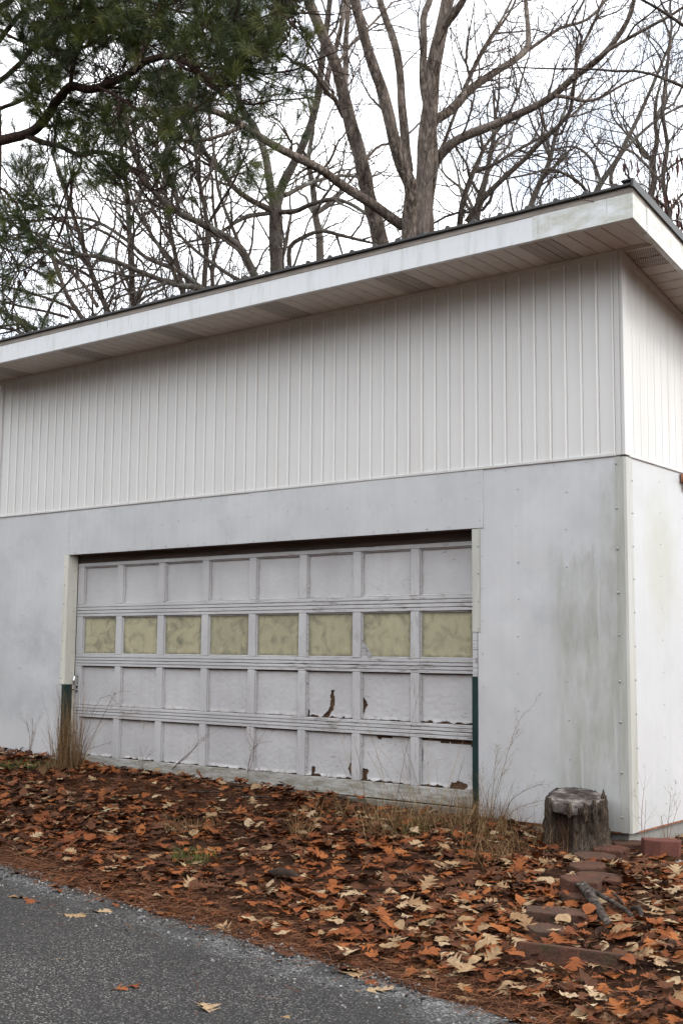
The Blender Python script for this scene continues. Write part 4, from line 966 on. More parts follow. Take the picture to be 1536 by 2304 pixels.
# unseen woods, added to block low sky light and shade the garage front
rng = np.random.default_rng(71)
nw = 4200; th = rng.uniform(math.radians(150), math.radians(335), nw); rd_ = rng.uniform(27, 44, nw)      # from the left, past the road, to the right
cx_, cy_ = 1.5+np.cos(th)*rd_, -6+np.sin(th)*rd_
top_ = 10+3*np.sin(th*7)+2*np.sin(th*17+1); hz_ = rng.random(nw)**.8*top_
sz_ = rng.uniform(.7, 1.9, nw)[:, None]; A_ = unit(rng.normal(size=(nw, 3))); B_ = unit(np.cross(A_, rng.normal(size=(nw, 3)))); C_ = np.stack([cx_, cy_, hz_], -1)
V = np.stack([C_-A_*sz_, C_+B_*sz_*.8, C_+A_*sz_, C_-B_*sz_*.8], 1).reshape(-1, 3); k_ = np.arange(nw)*4
tk = 200; tt_ = rng.uniform(math.radians(150), math.radians(335), tk); tr_ = rng.uniform(27, 42, tk); bx_ = np.stack([1.5+np.cos(tt_)*tr_, -6+np.sin(tt_)*tr_, np.zeros(tk)-.4], -1)
PT = np.stack([bx_, bx_+np.array([.1, .1, 6]), bx_+np.array([0, .3, 10])], 1); VT, QT = tube_batch(PT, np.tile([.22, .16, .05], (tk, 1)), 6)
me = fast_mesh('shade_woods', np.vstack([V, VT]), [np.stack([k_, k_+1, k_+2, k_+3], -1), QT+len(V)], False, MAT['woods']); tag(link('shade_woods', me), 'dark mass of unseen woods added around the yard to shade the garage front', kind='stuff')
# boughs of a near tree hanging in from the right
N = Tree('bare_tree', 'near bare tree whose thin dark boughs reach in at the upper right corner', 11.0, MAT['bark_dark'], None)
N.limb([(2080, 1300), (2070, 900), (2050, 500), (2020, 200), (1990, -100)], 50, 30, 0, 0, 'trunk', 0); N.trunk_down(0)
N.limb([(2005, 80), (1800, 90), (1620, 105), (1540, 60), (1493, 27), (1443, 0), (1400, -30)], 16, 5, 0, -.8, 'limb', .6)
N.limb([(2020, 260), (1800, 260), (1620, 225), (1536, 195), (1483, 172), (1435, 160), (1393, 161), (1320, 155), (1243, 155), (1158, 152), (1090, 156)], 13, 2.2, 0, -.5, 'limb', .5)
N.limb([(2040, 420), (1800, 560), (1650, 520), (1540, 492), (1500, 499), (1460, 488), (1432, 478), (1408, 472), (1383, 468), (1357, 457)], 8, 2.0, 0, -2.6, 'limb', .12)
N.limb([(1640, 520), (1570, 520), (1536, 535), (1518, 546), (1500, 539), (1466, 533)], 4, 1.8, -1.2, -2.6, 'limb', 0)
N.limb([(1540, 62), (1500, 30), (1480, -10), (1470, -40)], 6, 3, -.5, -.5, 'limb', .4)
N.build(seed=39, lev=(1.6, 2.2, 2.0), sizes=((.3, .9), (.15, .4), (.06, .15)), rad=(.006, .003, .002), twig='twig_dark')
# withered vine clump
def flakes(C_, n, spread, size, rng):
    P = C_+rng.normal(size=(n, 3))*spread; A = unit(rng.normal(size=(n, 3))); B = unit(np.cross(A, rng.normal(size=(n, 3)))); sz = size*rng.uniform(.5, 1.3, (n, 1))
    V = np.stack([P-A*sz, P+B*sz*.5, P+A*sz, P-B*sz*.5], 1).reshape(-1, 3); k = np.arange(n)*4
    return V, np.stack([k, k+1, k+2, k+3], -1)
rng = np.random.default_rng(60)
V, Q = flakes(at(640, 10, 19), 900, np.array([.14, .14, .30]), .05, rng); V2_, Q2_ = flakes(at(622, 70, 19), 260, np.array([.09, .09, .12]), .05, rng)
me = fast_mesh('withered_vine', np.vstack([V, V2_]), [np.vstack([Q, Q2_+len(V)])], False, MAT['vine'])
a = me.attributes.new('tint', 'FLOAT', 'POINT'); a.data.foreach_set('value', np.repeat(rng.random(1160), 4).astype(np.float32))
tag(link('withered_vine', me), 'clump of withered red-brown vine leaves hanging high among the boughs', 'vine')

# ------------------------------------------------------------------ pine
pine = empty('pine_tree'); tag(pine, 'green pine with dark boughs hanging in from the upper left', 'pine tree')
PD = 13.2
def pine_limb(pts, w0, w1, d0, d1, name='limb'):
    pts = np.array(pts, float); c = np.concatenate([[0], np.cumsum(np.linalg.norm(np.diff(pts, axis=0), axis=1))]); c /= c[-1]
    W = np.array([at(p[0], p[1], PD+d0+(d1-d0)*t) for p, t in zip(pts, c)]); L = np.linalg.norm(np.diff(W, axis=0), axis=1).sum(); k = max(6, int(L/.1))
    P = catmull(W, k); R = np.linspace(w0, w1, k)*.5*(PD+.5*(d0+d1))/CAM_F
    P[1:-1] += np.array([[nz3(p[0], p[1], p[2], 3), nz3(p[1], p[2], p[0], 3), nz3(p[2], p[0], p[1], 3)] for p in P[1:-1]])*.035
    V, Q = tube_batch(P[None], R[None], 10 if w0 > 12 else 6); link(name, fast_mesh(name, V, [Q], True, MAT['bark_pine']), pine); return (P, R)
base = at(-18, 430, 15.6); g0 = float(ground_z(base[0], base[1]))
P = catmull(np.array([[base[0]-.15, base[1]+.1, g0-.1], [base[0]-.05, base[1], 2], base, at(-17, 200, 15.7), at(-14, -120, 15.8), at(0, -500, 16)]), 50)
V, Q = tube_batch(P[None], np.linspace(.165, .075, 50)[None], 14); link('trunk', fast_mesh('trunk', V, [Q], True, MAT['bark_pine']), pine)
PL = []
PL.append(pine_limb([(-10, 318), (60, 303), (100, 265), (130, 225), (158, 197), (212, 198), (280, 172), (335, 140), (392, 130), (450, 165), (500, 212)], 26, 10, 2.4, -1.2))
PL.append(pine_limb([(157, 197), (170, 110), (178, 50), (185, -20), (195, -90)], 10, 6, .9, .4))
PL.append(pine_limb([(55, 304), (130, 330), (180, 346), (222, 343), (260, 350), (300, 380), (340, 430)], 15, 5, 2.0, 0))
PL.append(pine_limb([(182, 346), (178, 375), (150, 425), (120, 500), (95, 545), (55, 585)], 7, 3, 1.2, .4))
PL.append(pine_limb([(165, 400), (155, 460), (125, 545), (70, 600), (30, 612)], 6, 3, 1.0, .5))
PL.append(pine_limb([(385, 130), (450, 45), (510, -20), (560, -90)], 9, 4, -.6, -1.4))
PL.append(pine_limb([(430, 152), (520, 158), (600, 162), (660, 160), (700, 140)], 8, 3, -.9, -2.2))
PL.append(pine_limb([(300, 165), (330, 90), (360, 20), (380, -60)], 8, 4, -.2, .6))
PL.append(pine_limb([(-8, 190), (50, 140), (95, 70), (130, -20), (150, -120)], 13, 7, 2.4, .8))
PL.append(pine_limb([(400, 130), (480, 80), (560, 50), (620, 25), (680, 30)], 8, 3, -.8, -2))
PL.append(pine_limb([(400, 140), (470, 190), (530, 225), (590, 232), (650, 225)], 8, 3, -1, -2))
PL.append(pine_limb([(-6, 420), (25, 440), (50, 480), (60, 520)], 8, 3, 2.4, 1.6))
PL.append(pine_limb([(-8, 20), (120, -60), (300, -80), (460, -70), (600, -60)], 16, 6, 2.5, -.5))
PL.append(pine_limb([(-8, 100), (60, 20), (220, -30), (340, 10), (450, 30)], 13, 5, 2.5, 0))
PL.append(pine_limb([(-8, 250), (60, 220), (150, 130), (240, 80), (330, 40)], 10, 5, 2.5, .4))
PL.append(pine_limb([(220, 195), (300, 240), (370, 300), (420, 350), (440, 400)], 8, 3, .2, -.6))
PL.append(pine_limb([(430, -70), (560, -50), (630, 20), (690, 90), (715, 140)], 9, 3, -1, -2))
PL.append(pine_limb([(120, -60), (200, 20), (290, 70), (350, 110)], 9, 3, 1.5, .2))
PL.append(pine_limb([(-8, 60), (40, 90), (120, 110), (220, 150)], 9, 3, 2.5, 1))
PL.append(pine_limb([(-8, 540), (30, 575), (45, 610), (30, 640)], 6, 3, 2.4, 1.5))
rng = np.random.default_rng(77)
P2, R2 = spawn(PL, 12, (.3, 1.15), lambda r, n: np.minimum(.010, r*.6), 6, .10, (35, 75), rng=rng, wob=.2, t0=.15)
tipP = np.array([np.array([P[-1]+unit((P[-1]-P[-4])[None])[0]*.09*j for j in range(6)]) for P, R in PL]); P2 = np.concatenate([P2, tipP]); R2 = np.concatenate([R2, np.tile(np.linspace(.01, .004, 6), (len(PL), 1))])
P3, R3 = spawn(as_list(P2, R2), 9.5, (.14, .32), lambda r, n: np.full(n, .0042), 4, .22, (25, 60), rng=rng, wob=.15, t0=.25)
px = project(P3[:, -1]); ok = np.ones(len(P3), bool)
keepf = lambda x, y: np.where(y > 420, np.where(x < 130, .48, .12), np.where(y > 250, np.where(x < 150, 1.0, np.where(x < 400, .85, .4)), np.where((x > 480) & (y > 120), .5, np.where(y > 140, .72, .74))))
ok = rng.random(len(P3)) < keepf(px[:, 0], px[:, 1]); ok &= ~((px[:, 0] > 180) & (px[:, 0] < 290) & (px[:, 1] > 95) & (px[:, 1] < 175) & (rng.random(len(P3)) < .8))
ok &= ~((px[:, 0] > 640) & (rng.random(len(P3)) < .75)) & (px[:, 0] < 715)
sweep = catmull(np.array([(60, 303), (100, 265), (130, 225), (158, 197), (212, 198), (280, 172), (335, 140), (392, 130), (450, 165)], float), 90)
dl = np.min(np.hypot(px[:, None, 0]-sweep[None, :, 0], px[:, None, 1]-sweep[None, :, 1]), axis=1); ok &= ~((dl < 20) & (rng.random(len(P3)) < .8))
P3 = P3[ok]; R3 = R3[ok]
V2, Q2 = tube_batch(P2, R2, 5); V3, Q3 = tube_batch(P3, R3, 4)
link('twigs', fast_mesh('twigs', np.vstack([V2, V3]), [np.vstack([Q2, Q3+len(V2)])], True, MAT['bark_pine']), pine)['kind'] = 'stuff'
def needle_mesh(P, per, L, w, spread, rng):
    n = len(P); m_ = n*per
    i = np.repeat(np.arange(n), per); t = 1.1+1.88*rng.random(m_)**.8; j = np.clip(t.astype(int), 0, 2); f = (t-j)[:, None]
    pos = P[i, j]*(1-f)+P[i, j+1]*f; d = unit(P[i, j+1]-P[i, j])
    q = rng.normal(size=(m_, 3)); q = unit(q-(q*d).sum(1, keepdims=True)*d)
    a = np.radians(rng.uniform(spread[0], spread[1], m_))[:, None]; dirn = unit(d*np.cos(a)+q*np.sin(a)); ln = (L*rng.uniform(.7, 1.15, m_))[:, None]
    s = unit(np.cross(dirn, rng.normal(size=(m_, 3))))*w*.5
    bend = np.array([0, 0, -.1])*ln
    V = np.stack([pos-s, pos+s, pos+dirn*ln*.55+s*.8, pos+dirn*ln*.55-s*.8, pos+dirn*ln+bend], 1).reshape(-1, 3); k = np.arange(m_)*5
    hue = np.repeat(rng.random(n)**1.3, per)*.8+rng.random(m_)*.2+(rng.random(m_) < .04)*.3
    return V, np.stack([k, k+1, k+2, k+3], -1), np.stack([k+3, k+2, k+4], -1), np.repeat(np.clip(hue, 0, 1), 5)
print('pine shoots', len(P3))
V, Q, Tt, tint = needle_mesh(P3, 95, .15, .0030, (16, 58), rng)
me = fast_mesh('needles', V, [Q, Tt], False, MAT['needle']); a = me.attributes.new('tint', 'FLOAT', 'POINT'); a.data.foreach_set('value', tint.astype(np.float32))
link('needles', me, pine)['kind'] = 'stuff'
def cone_obj(p):
    b = MB(); n = 9
    for ring in range(7):
        zc = -ring*.009; rr = .022*math.sin(math.pi*(ring+1.2)/8.6)
        for k in range(n):
            a = 2*math.pi*(k+.5*ring)/n; c = (p[0]+math.cos(a)*rr, p[1]+math.sin(a)*rr, p[2]+zc)
            u = np.array([math.cos(a), math.sin(a), 0]); v = np.array([-math.sin(a), math.cos(a), 0])
            c = np.array(c); b.add([c-v*.006-u*.008, c+v*.006-u*.008, c+v*.006+u*.006+np.array([0, 0, .004]), c-v*.006+u*.006+np.array([0, 0, .004]), c-np.array([0, 0, .004])], [(0, 1, 2, 3), (0, 4, 1), (1, 4, 2), (2, 4, 3), (3, 4, 0)])
    return b
for x, y in ((58, 612), (44, 632), (288, 448), (282, 508), (100, 590), (620, 150)): cone_obj(at(x, y, PD+.6)).build('cone', MAT['cone'], pine)

# ------------------------------------------------------------------ stump
sc_ = np.array([-.29, -.262]); sz0 = float(ground_z(*sc_))-.06
dep = (np.array([sc_[0], sc_[1], .2])-CAM_P)@AX_F; ztop = at(1301, 1792, dep)[2]
stump = empty('tree_stump', (sc_[0], sc_[1], 0)); tag(stump, 'weathered grey tree stump with furrowed bark standing at the garage corner', 'stump')
fd = math.atan2(CAM_P[1]-sc_[1], CAM_P[0]-sc_[0])
na, nh = 170, 34; H = ztop-sz0; V = []; HOL = []
for j in range(nh+1):
    t_ = j/nh
    for i in range(na):
        a = 2*math.pi*i/na; rel = (a-fd+math.pi) % (2*math.pi)-math.pi
        r = .203+.035*(1-t_)**3+.02*(1-t_)**6*(1+math.sin(a*5+1))+.012*math.sin(a*3+1)
        ca, sa = math.cos(a), math.sin(a)
        rid = nz3(ca*5.0, sa*5.0, t_*1.1+5, 2.6); rid2 = nz3(ca*13, sa*13, t_*4, 1.5)
        r += .024*(abs(rid)*1.7-.35)+.010*rid2
        # rotten hollow on the camera-left of the face
        hol = math.exp(-((rel+.55)/.45)**4)*np.clip((t_-.02)/.2, 0, 1)*np.clip((1.04-t_)/.14, 0, 1)
        r -= .115*hol*(.8+.4*nz3(ca*5, sa*5, t_*4, 1)); HOL.append(hol)
        z = sz0+(H+.20*(-r*math.cos(a-fd)))*t_
        if j == nh: z += .006*nz3(ca*4, sa*4, 2, 2)-.008*(nz3(ca*2, sa*2, 8, 1) > .1)
        V.append((r*ca, r*sa, z))
q = []
for j in range(nh):
    for i in range(na): q.append((j*na+i, j*na+(i+1) % na, (j+1)*na+(i+1) % na, (j+1)*na+i))
kk = len(V)                                          # rim of the bark folding inwards
for i in range(na): V.append((V[nh*na+i][0]*.90, V[nh*na+i][1]*.90, V[nh*na+i][2]-.03))
for i in range(na): q.append((nh*na+i, nh*na+(i+1) % na, kk+(i+1) % na, kk+i))
me = fast_mesh('bark', np.array(V), [np.array(q)], True, MAT['stump_bark']); me.materials.append(MAT['rotten'])
HOL = np.array(HOL+[0]*na); me.polygons.foreach_set('material_index', (HOL[np.array(q)].mean(1) > .45).astype(np.int32)); link('bark', me, stump)
V = [(0, 0, ztop-.003)]; q = []; nr = 9
for k in range(1, nr+1):
    for i in range(na):
        a = 2*math.pi*i/na; r = .197*k/nr*(1+.035*math.sin(a*3+1)); x_, y_ = r*math.cos(a), r*math.sin(a)
        V.append((x_, y_, ztop-.002+.20*(-(x_*math.cos(fd)+y_*math.sin(fd)))+.006*nz3(x_, y_, 1, 9)+.004*nz3(x_, y_, 3, 25)))
tri = [(0, 1+i, 1+(i+1) % na) for i in range(na)]
for k in range(nr-1):
    for i in range(na): q.append((1+k*na+i, 1+(k+1)*na+i, 1+(k+1)*na+(i+1) % na, 1+k*na+(i+1) % na))
kk = len(V)
for i in range(na): V.append((V[1+(nr-1)*na+i][0], V[1+(nr-1)*na+i][1], V[1+(nr-1)*na+i][2]-.06))
for i in range(na): q.append((1+(nr-1)*na+i, kk+i, kk+(i+1) % na, 1+(nr-1)*na+(i+1) % na))
link('cut_top', fast_mesh('cut_top', np.array(V), [np.array(q), np.array(tri)], True, MAT['stump_top']), stump)
b = MB(); a = fd+1.42; p = np.array([.187*math.cos(a), .187*math.sin(a), ztop-.05])
b.tube([p, p+np.array([.004, .0, .05]), p+np.array([.008, 0, .085]), p+np.array([.004, 0, .11])], [.024, .018, .009, .001], 6); b.build('splinter', MAT['stump_bark'], stump)
b = MB()
for da, zt, ln in ((-.95, .0, .16), (-1.05, -.01, .12), (-.2, -.02, .1), (.3, -.02, .12), (.62, .0, .15), (.95, -.01, .13)):
    a = fd+da; c = np.array([.215*math.cos(a), .215*math.sin(a), ztop+zt])
    b.tube([c, c+np.array([0.004*math.cos(a), .004*math.sin(a), -ln*.5]), c+np.array([0, 0, -ln])], [.012, .021, .012], 6)
tag(b.build('bark_flake', MAT['stump_bark'], stump), kind='stuff')

# ------------------------------------------------------------------ red edging blocks
def block(poly, h, bev=.006):
    """irregular prism with softened top edge, local origin at the base centre"""
    poly = np.array(poly, float); n = len(poly); c = poly.mean(0); b = MB(); V = []
    for s_, z in ((1, -.05), (1, h-bev), (1-.03, h)):
        for p in poly: V.append((*(c+(p-c)*s_), z))
    b.add(V, [tuple(range(n))[::-1], tuple(range(2*n, 3*n))]+[(k*n+i, k*n+(i+1) % n, (k+1)*n+(i+1) % n, (k+1)*n+i) for k in (0, 1) for i in range(n)])
    return b
def fan(w, d, n=9, wig=.0):
    P = [(-w*.34, -d/2), (w*.34, -d/2)]
    for i in range(n):
        a = math.radians(-25+230*i/(n-1)); P.append((math.cos(a)*w*.5, math.sin(a)*d*.42+d*.1))
    return [(p[0]*(1+random.uniform(-wig, wig)), p[1]*(1+random.uniform(-wig, wig))) for p in P]
def put_block(label, px, py, w, d, h, yaw, tilt=(0, 0), lift=0.0, poly=None, mat='paver'):
    p = ground_at(px, py); b = block(poly or fan(w, d, 9, .06), h)
    me = b.mesh('edging_block', MAT[mat]); o = link('edging_block', me, None, (p[0], p[1], p[2]+lift-.002)); o.rotation_euler = (tilt[0], tilt[1], yaw)
    tag(o, label, 'edging block', 'red concrete blocks edging the leaf bed'); return o
vy = math.atan2(CAM_P[1], CAM_P[0])
put_block('flat red block touching the foundation corner behind the stump', 1416, 1917, .29, .20, .07, .5)
put_block('red block at the right foot of the stump', 1370, 1928, .26, .19, .065, .3, (.05, 0))
put_block('brown-red block just in front of the stump with a leaf on its edge', 1338, 1944, .28, .20, .06, .6, (.06, .03))
put_block('mossy dull block below the stump, left of the next one', 1322, 1966, .25, .19, .06, .8, (.08, -.03))
put_block('reddish block half under leaves, right of the mossy dull one', 1350, 1990, .29, .20, .055, .5, (.05, .06))
put_block('lower of the two stacked dark blocks behind the fallen branch', 1308, 2030, .26, .20, .05, .75, (.04, .03))
o = put_block('upper of the two stacked dark blocks behind the fallen branch', 1306, 2018, .25, .19, .055, .55, (.05, .03), .056)
put_block('dark block with two straight faces left of the fallen branch', 1247, 2080, .33, .19, .07, .62, (.03, .04), .01, [(-.165, -.06), (-.02, -.10), (.16, -.085), (.165, .05), (.02, .09), (-.15, .07)])
put_block('small dark block with a tan leaf over its left end', 1226, 2112, .21, .17, .06, .7, (.06, .04))
b = MB(); n = 16; V = []
top = [(-.28+.56*i/(n-1), .034-.03*abs(2*i/(n-1)-1)**2) for i in range(n)]
poly = [(x_, -.035-.012*(1-abs(2*k/(n-1)-1)**2)) for k, (x_, _) in enumerate(top)]+[(x_, y_+.02) for x_, y_ in top[::-1]]
p = ground_at(1288, 2176); o = link('edging_block', block(poly, .10).mesh('edging_block', MAT['paver']), None, (p[0], p[1], p[2]-.012)); o.rotation_euler = (-.16, .02, .24)
tag(o, 'long curved red block tilted on edge nearest the camera', 'edging block', 'red concrete blocks edging the leaf bed')
# thick scalloped block by the foundation
p = ground_at(1484, 1935); w = .24
prof = [(-.135, -.045), (-.045, -.095), (.085, -.085), (.125, -.03), (.12, .07), (-.12, .075)]
o = link('edging_block', block(prof, .125, .008).mesh('edging_block', MAT['redblock']), None, (p[0]-.02, p[1]+.075, p[2])); o.rotation_euler = (.0, .03, .75)
tag(o, 'tall clean red block standing beside the right foundation', 'edging block', 'red concrete blocks edging the leaf bed')

# ------------------------------------------------------------------ dead wood and small litter on the ground
def stick(name, label, pts, r, cat, mat='deadwood', k=14, sides=9, rough=.25, group=None):
    W = np.array([ground_at(x_, y_)+np.array([0, 0, z_]) for x_, y_, z_ in pts]); P = catmull(W, k); R = np.interp(np.linspace(0, 1, k), np.linspace(0, 1, len(r)), r)
    R = R*(1+rough*np.array([nz3(p[0], p[1], p[2], 14) for p in P])); V, Q = tube_batch(P[None], R[None], sides)
    c = np.repeat(P, sides, 0); V = c+(V-c)*(1+.22*np.array([nz3(v[0], v[1], v[2], 30) for v in V]))[:, None]
    caps = np.array([list(range(sides))[::-1], list(range((k-1)*sides, k*sides))])
    o = link(name, fast_mesh(name, V, [Q, caps], True, MAT[mat]))
    if cat: tag(o, label, cat, group)
    return o
br = empty('fallen_branch'); tag(br, 'lichen-grey broken branch lying across the edging blocks', 'branch')
o = stick('stem', None, [(1308, 2024, .09), (1328, 2052, .085), (1350, 2080, .06), (1368, 2096, .04)], [.022, .033, .030, .02], None, k=30, sides=14, rough=.35); o.parent = br
o = stick('side_branch', None, [(1276, 2020, .09), (1318, 2036, .10), (1356, 2050, .08), (1400, 2068, .06), (1424, 2082, .04)], [.010, .013, .015, .013, .012], None); o.parent = br
o = stick('side_branch', None, [(1420, 2070, .06), (1438, 2078, .08), (1440, 2092, .05), (1430, 2102, .03)], [.013, .013, .012, .01], None); o.parent = br
stick('wood_chunk', 'dark rotten piece of wood half sunk in the leaves left of centre', [(606, 1974, .03), (640, 1980, .04), (676, 1988, .02)], [.02, .042, .026], 'wood', 'rotten')
stick('twig_stick', 'pale thin stick on the bare ground before the door, left one', [(428, 1785, .015), (455, 1787, .02), (492, 1786, .015)], [.006, .008, .005], 'stick', group='thin sticks on the ground')
stick('twig_stick', 'pale thin stick on the bare ground before the door, right of the other', [(540, 1797, .015), (575, 1799, .02), (606, 1798, .02)], [.006, .007, .005], 'stick', group='thin sticks on the ground')
stick('twig_stick', 'long dark stick in the leaves right of the stacked blocks', [(1376, 2028, .05), (1390, 2040, .05), (1404, 2048, .03)], [.008, .008, .006], 'stick', group='thin sticks on the ground')
p = ground_at(1522, 1945); b = MB(); rr = np.random.default_rng(4)
g_ = [[(p[0]+.03+(i-2)*.02+rr.normal()*.006, p[1]+(j-1)*.022+rr.normal()*.008, p[2]+.018+rr.normal()*.012) for i in range(6)] for j in range(4)]
b.add([v for r_2 in g_ for v in r_2], [(j*6+i, j*6+i+1, (j+1)*6+i+1, (j+1)*6+i) for j in range(3) for i in range(5)])
tag(b.build('crumpled_litter', MAT['foil']), 'scrap of crumpled pale litter in the leaves at the right edge', 'litter')
for lab, x_, y_ in (('pine cone in the leaves right of the long curved block', 1506, 2146), ('pine cone in the leaves below the fallen branch', 1344, 2118)):
    pp = ground_at(x_, y_); o = cone_obj((0, 0, 0)).build('pine_cone', MAT['cone']); o.location = (pp[0], pp[1], pp[2]+.05); o.rotation_euler = (1.3, .2, x_); o.scale = (1.2, 1.2, 1.2); tag(o, lab, 'pine cone', 'pine cones on the ground')

BLK = [(o.location.x, o.location.y, .17 if len(o.data.vertices) < 60 else .26) for o in S.objects if o.name.startswith('edging_block')]
# ------------------------------------------------------------------ fallen leaves
def leaf_shape(seed):
    r = random.Random(seed); oval = seed % 3 == 2
    U = [0, .10, .20, .27, .33, .44, .50, .57, .70, .75, .82, .90, 1.0]
    Wd = [.012, .04, .16, .36, .12, .26, .60, .14, .28, .50, .12, .22, .0]
    Us = [0, .10, .19, .36, .33, .45, .63, .57, .70, .88, .82, .95, 1.0]
    Wd = [w*r.uniform(.85, 1.15) for w in Wd]; n = len(U)
    if oval: Us = U; Wd = [.01]+[r.uniform(.92, 1.08)*r.uniform(.36, .38)*math.sin(math.pi*u**.85)**.8 for u in U[1:-1]]+[0]
    curl = r.uniform(-.6, 1.0); bend = r.uniform(-.7, .8); tw = r.uniform(-.8, .8); cup = r.uniform(-.4, 1.2)
    def pos(u, v):
        z = cup*v*v*1.1+bend*(u-.5)**2*.9+curl*.18*math.sin(u*5+v*4)+tw*(u-.5)*v+.05*math.sin(u*17+v*9+seed)
        return ((u-.5)*(1-.12*abs(bend)), v*(1-.15*abs(cup)), z*.55)
    V = [pos(u, 0) for u in U]
    for s_ in (1, -1): V += [pos(us, s_*w*.80) for us, w in zip(Us, Wd)]
    q = []
    for i in range(n-1):
        q.append((i, i+1, n+i+1, n+i)); q.append((i+1, i, 2*n+i, 2*n+i+1))
    k = len(V); V += [(-.5, .006, 0), (-.5, -.006, 0), (-.72, -.004, .06*r.uniform(-1, 1.5)), (-.72, .004, .05)]
    q.append((k, k+1, k+2, k+3)); V = np.array(V); V[:, 2] -= np.percentile(V[:, 2], 25); return V, np.array(q)
NL = 16
SH = [leaf_shape(i) for i in range(NL)]
LM = {c: [fast_mesh('fallen_leaf', V, [q], False, MAT['leaf_'+c]) for V, q in SH] for c in ('tan', 'rust', 'brown')}
def in_garage(x, y): return (x > XW-.05) & (x < .03) & (y > -.03)
def density(x, y):
    e = edge_y(x); d = y-e
    f = np.clip((d-.05)/.30, 0, 1)
    f = np.where((d < .55) & (x < -.3), f*np.interp(d, [0, .15, .35, .55], [.25, .35, .6, .95]), f)
    bare = np.exp(-(((x+4.0)/1.9)**2+((y+.62)/.36)**2)**2); f = f*(1-.85*bare)
    f = np.where((x > -2.4) & (x < -1.25) & (y > -.45), f*.35, f)
    f = np.where((x > .1) & (y > -.6), f*.7, f); f = np.where(d > 3.9, f*.8, f)
    pat = np.array([nz3(a_, b_, 1, 1.5)+.5*nz3(a_, b_, 5, 4.5) for a_, b_ in zip(np.ravel(x), np.ravel(y))]).reshape(np.shape(x)); f = f*np.clip(.95+1.1*pat, .5, 1)
    for bx, by, br_ in BLK: f = f*(1-.7*np.exp(-((x-bx)**2+(y-by)**2)/(br_*br_)))
    return f
rng = np.random.default_rng(5)
def sample(n, x0, x1, y0, y1):
    x = rng.uniform(x0, x1, n); y = rng.uniform(y0, y1, n); k = (rng.random(n) < density(x, y)) & ~in_garage(x, y); return x[k], y[k]
x, y = sample(34000, -9.5, 3.4, -4.6, 1.6)
ex = rng.uniform(-5, 1.6, 140); eyy = edge_y(ex)+rng.normal(size=140)*.12; x = np.concatenate([x, ex]); y = np.concatenate([y, eyy])
z = ground_z(x, y)+rng.uniform(.004, .045, len(x))*np.clip((y-edge_y(x))/.4, .12, 1)
# no leaf inside the stump
k = np.hypot(x-sc_[0], y-sc_[1]) > .26; x, y, z = x[k], y[k], z[k]
pj = project(np.stack([x, y, z], -1)); vis = (pj[:, 0] > -20) & (pj[:, 0] < 1550) & (pj[:, 1] < 2320) & (pj[:, 1] > 1600)
order = np.argsort(np.where(vis & (y-edge_y(x) > .1), pj[:, 2], 1e6))
NIND = 280; ind = order[:700][rng.permutation(700)[:NIND]]
ptan = np.where(vis, np.interp(pj[:, 0], [0, 600, 1000, 1500], [.10, .10, .15, .24]), .12); u_ = rng.random(len(x)); cls = np.where(u_ < ptan, 0, np.where(u_ < ptan+(1-ptan)*.52, 1, 2)); cls[ind] = rng.choice(3, NIND, p=[.26, .48, .26])
size = np.where(cls == 0, rng.uniform(.08, .145, len(x)), rng.gamma(8, .0125, len(x)).clip(.05, .145)); yaw = rng.uniform(0, 2*math.pi, len(x))
tl = np.abs(rng.normal(size=len(x)))*.27; td = rng.uniform(0, 2*math.pi, len(x))
flip = rng.random(len(x)) < .35
def rotm(yaw, tl, td, flip):
    n = len(yaw); cy, sy = np.cos(yaw), np.sin(yaw); Rz = np.zeros((n, 3, 3)); Rz[:, 0, 0] = cy; Rz[:, 0, 1] = -sy; Rz[:, 1, 0] = sy; Rz[:, 1, 1] = cy; Rz[:, 2, 2] = np.where(flip, -.8, 1); Rz[:, :2, 1] *= np.where(flip, -1, 1)[:, None]
    kx, ky = np.cos(td), np.sin(td); c, s = np.cos(tl), np.sin(tl); C1 = 1-c
    Rt = np.zeros((n, 3, 3)); Rt[:, 0, 0] = c+kx*kx*C1; Rt[:, 0, 1] = kx*ky*C1; Rt[:, 0, 2] = ky*s; Rt[:, 1, 0] = kx*ky*C1; Rt[:, 1, 1] = c+ky*ky*C1; Rt[:, 1, 2] = -kx*s; Rt[:, 2, 0] = -ky*s; Rt[:, 2, 1] = kx*s; Rt[:, 2, 2] = c
    return Rt@Rz
RM = rotm(yaw, tl, td, flip); shp = rng.integers(0, NL, len(x)); isind = np.zeros(len(x), bool); isind[ind] = True
Vs, Qs, Ms, Ts = [], [], [], []; off = 0
for s_ in range(NL):
    kk = np.where((shp == s_) & ~isind)[0]; Vb, qb = SH[s_]
    W = np.einsum('nij,vj->nvi', RM[kk], Vb)*size[kk, None, None]
    W[:, :, 2] -= np.minimum(W[:, :, 2].min(1), 0)[:, None]*.6
    W += np.stack([x, y, z], -1)[kk][:, None]
    nv = len(Vb); Vs.append(W.reshape(-1, 3)); Qs.append((qb[None]+(np.arange(len(kk))*nv)[:, None, None]+off).reshape(-1, 4)); Ms.append(np.repeat(cls[kk], len(qb))); Ts.append(np.repeat(rng.random(len(kk)), nv)); off += len(kk)*nv
me = fast_mesh('leaf_litter', np.vstack(Vs), [np.vstack(Qs)], False)
for c in ('tan', 'rust', 'brown'): me.materials.append(MAT['litter_'+c])
me.polygons.foreach_set('material_index', np.concatenate(Ms).astype(np.int32))
a = me.attributes.new('tint', 'FLOAT', 'POINT'); a.data.foreach_set('value', np.concatenate(Ts).astype(np.float32))
tag(link('leaf_litter', me), 'thick brown litter of fallen oak leaves between driveway and garage', kind='stuff')
CN = ('tan', 'rust', 'brown'); CW = ('pale tan', 'rust-orange', 'dark brown')
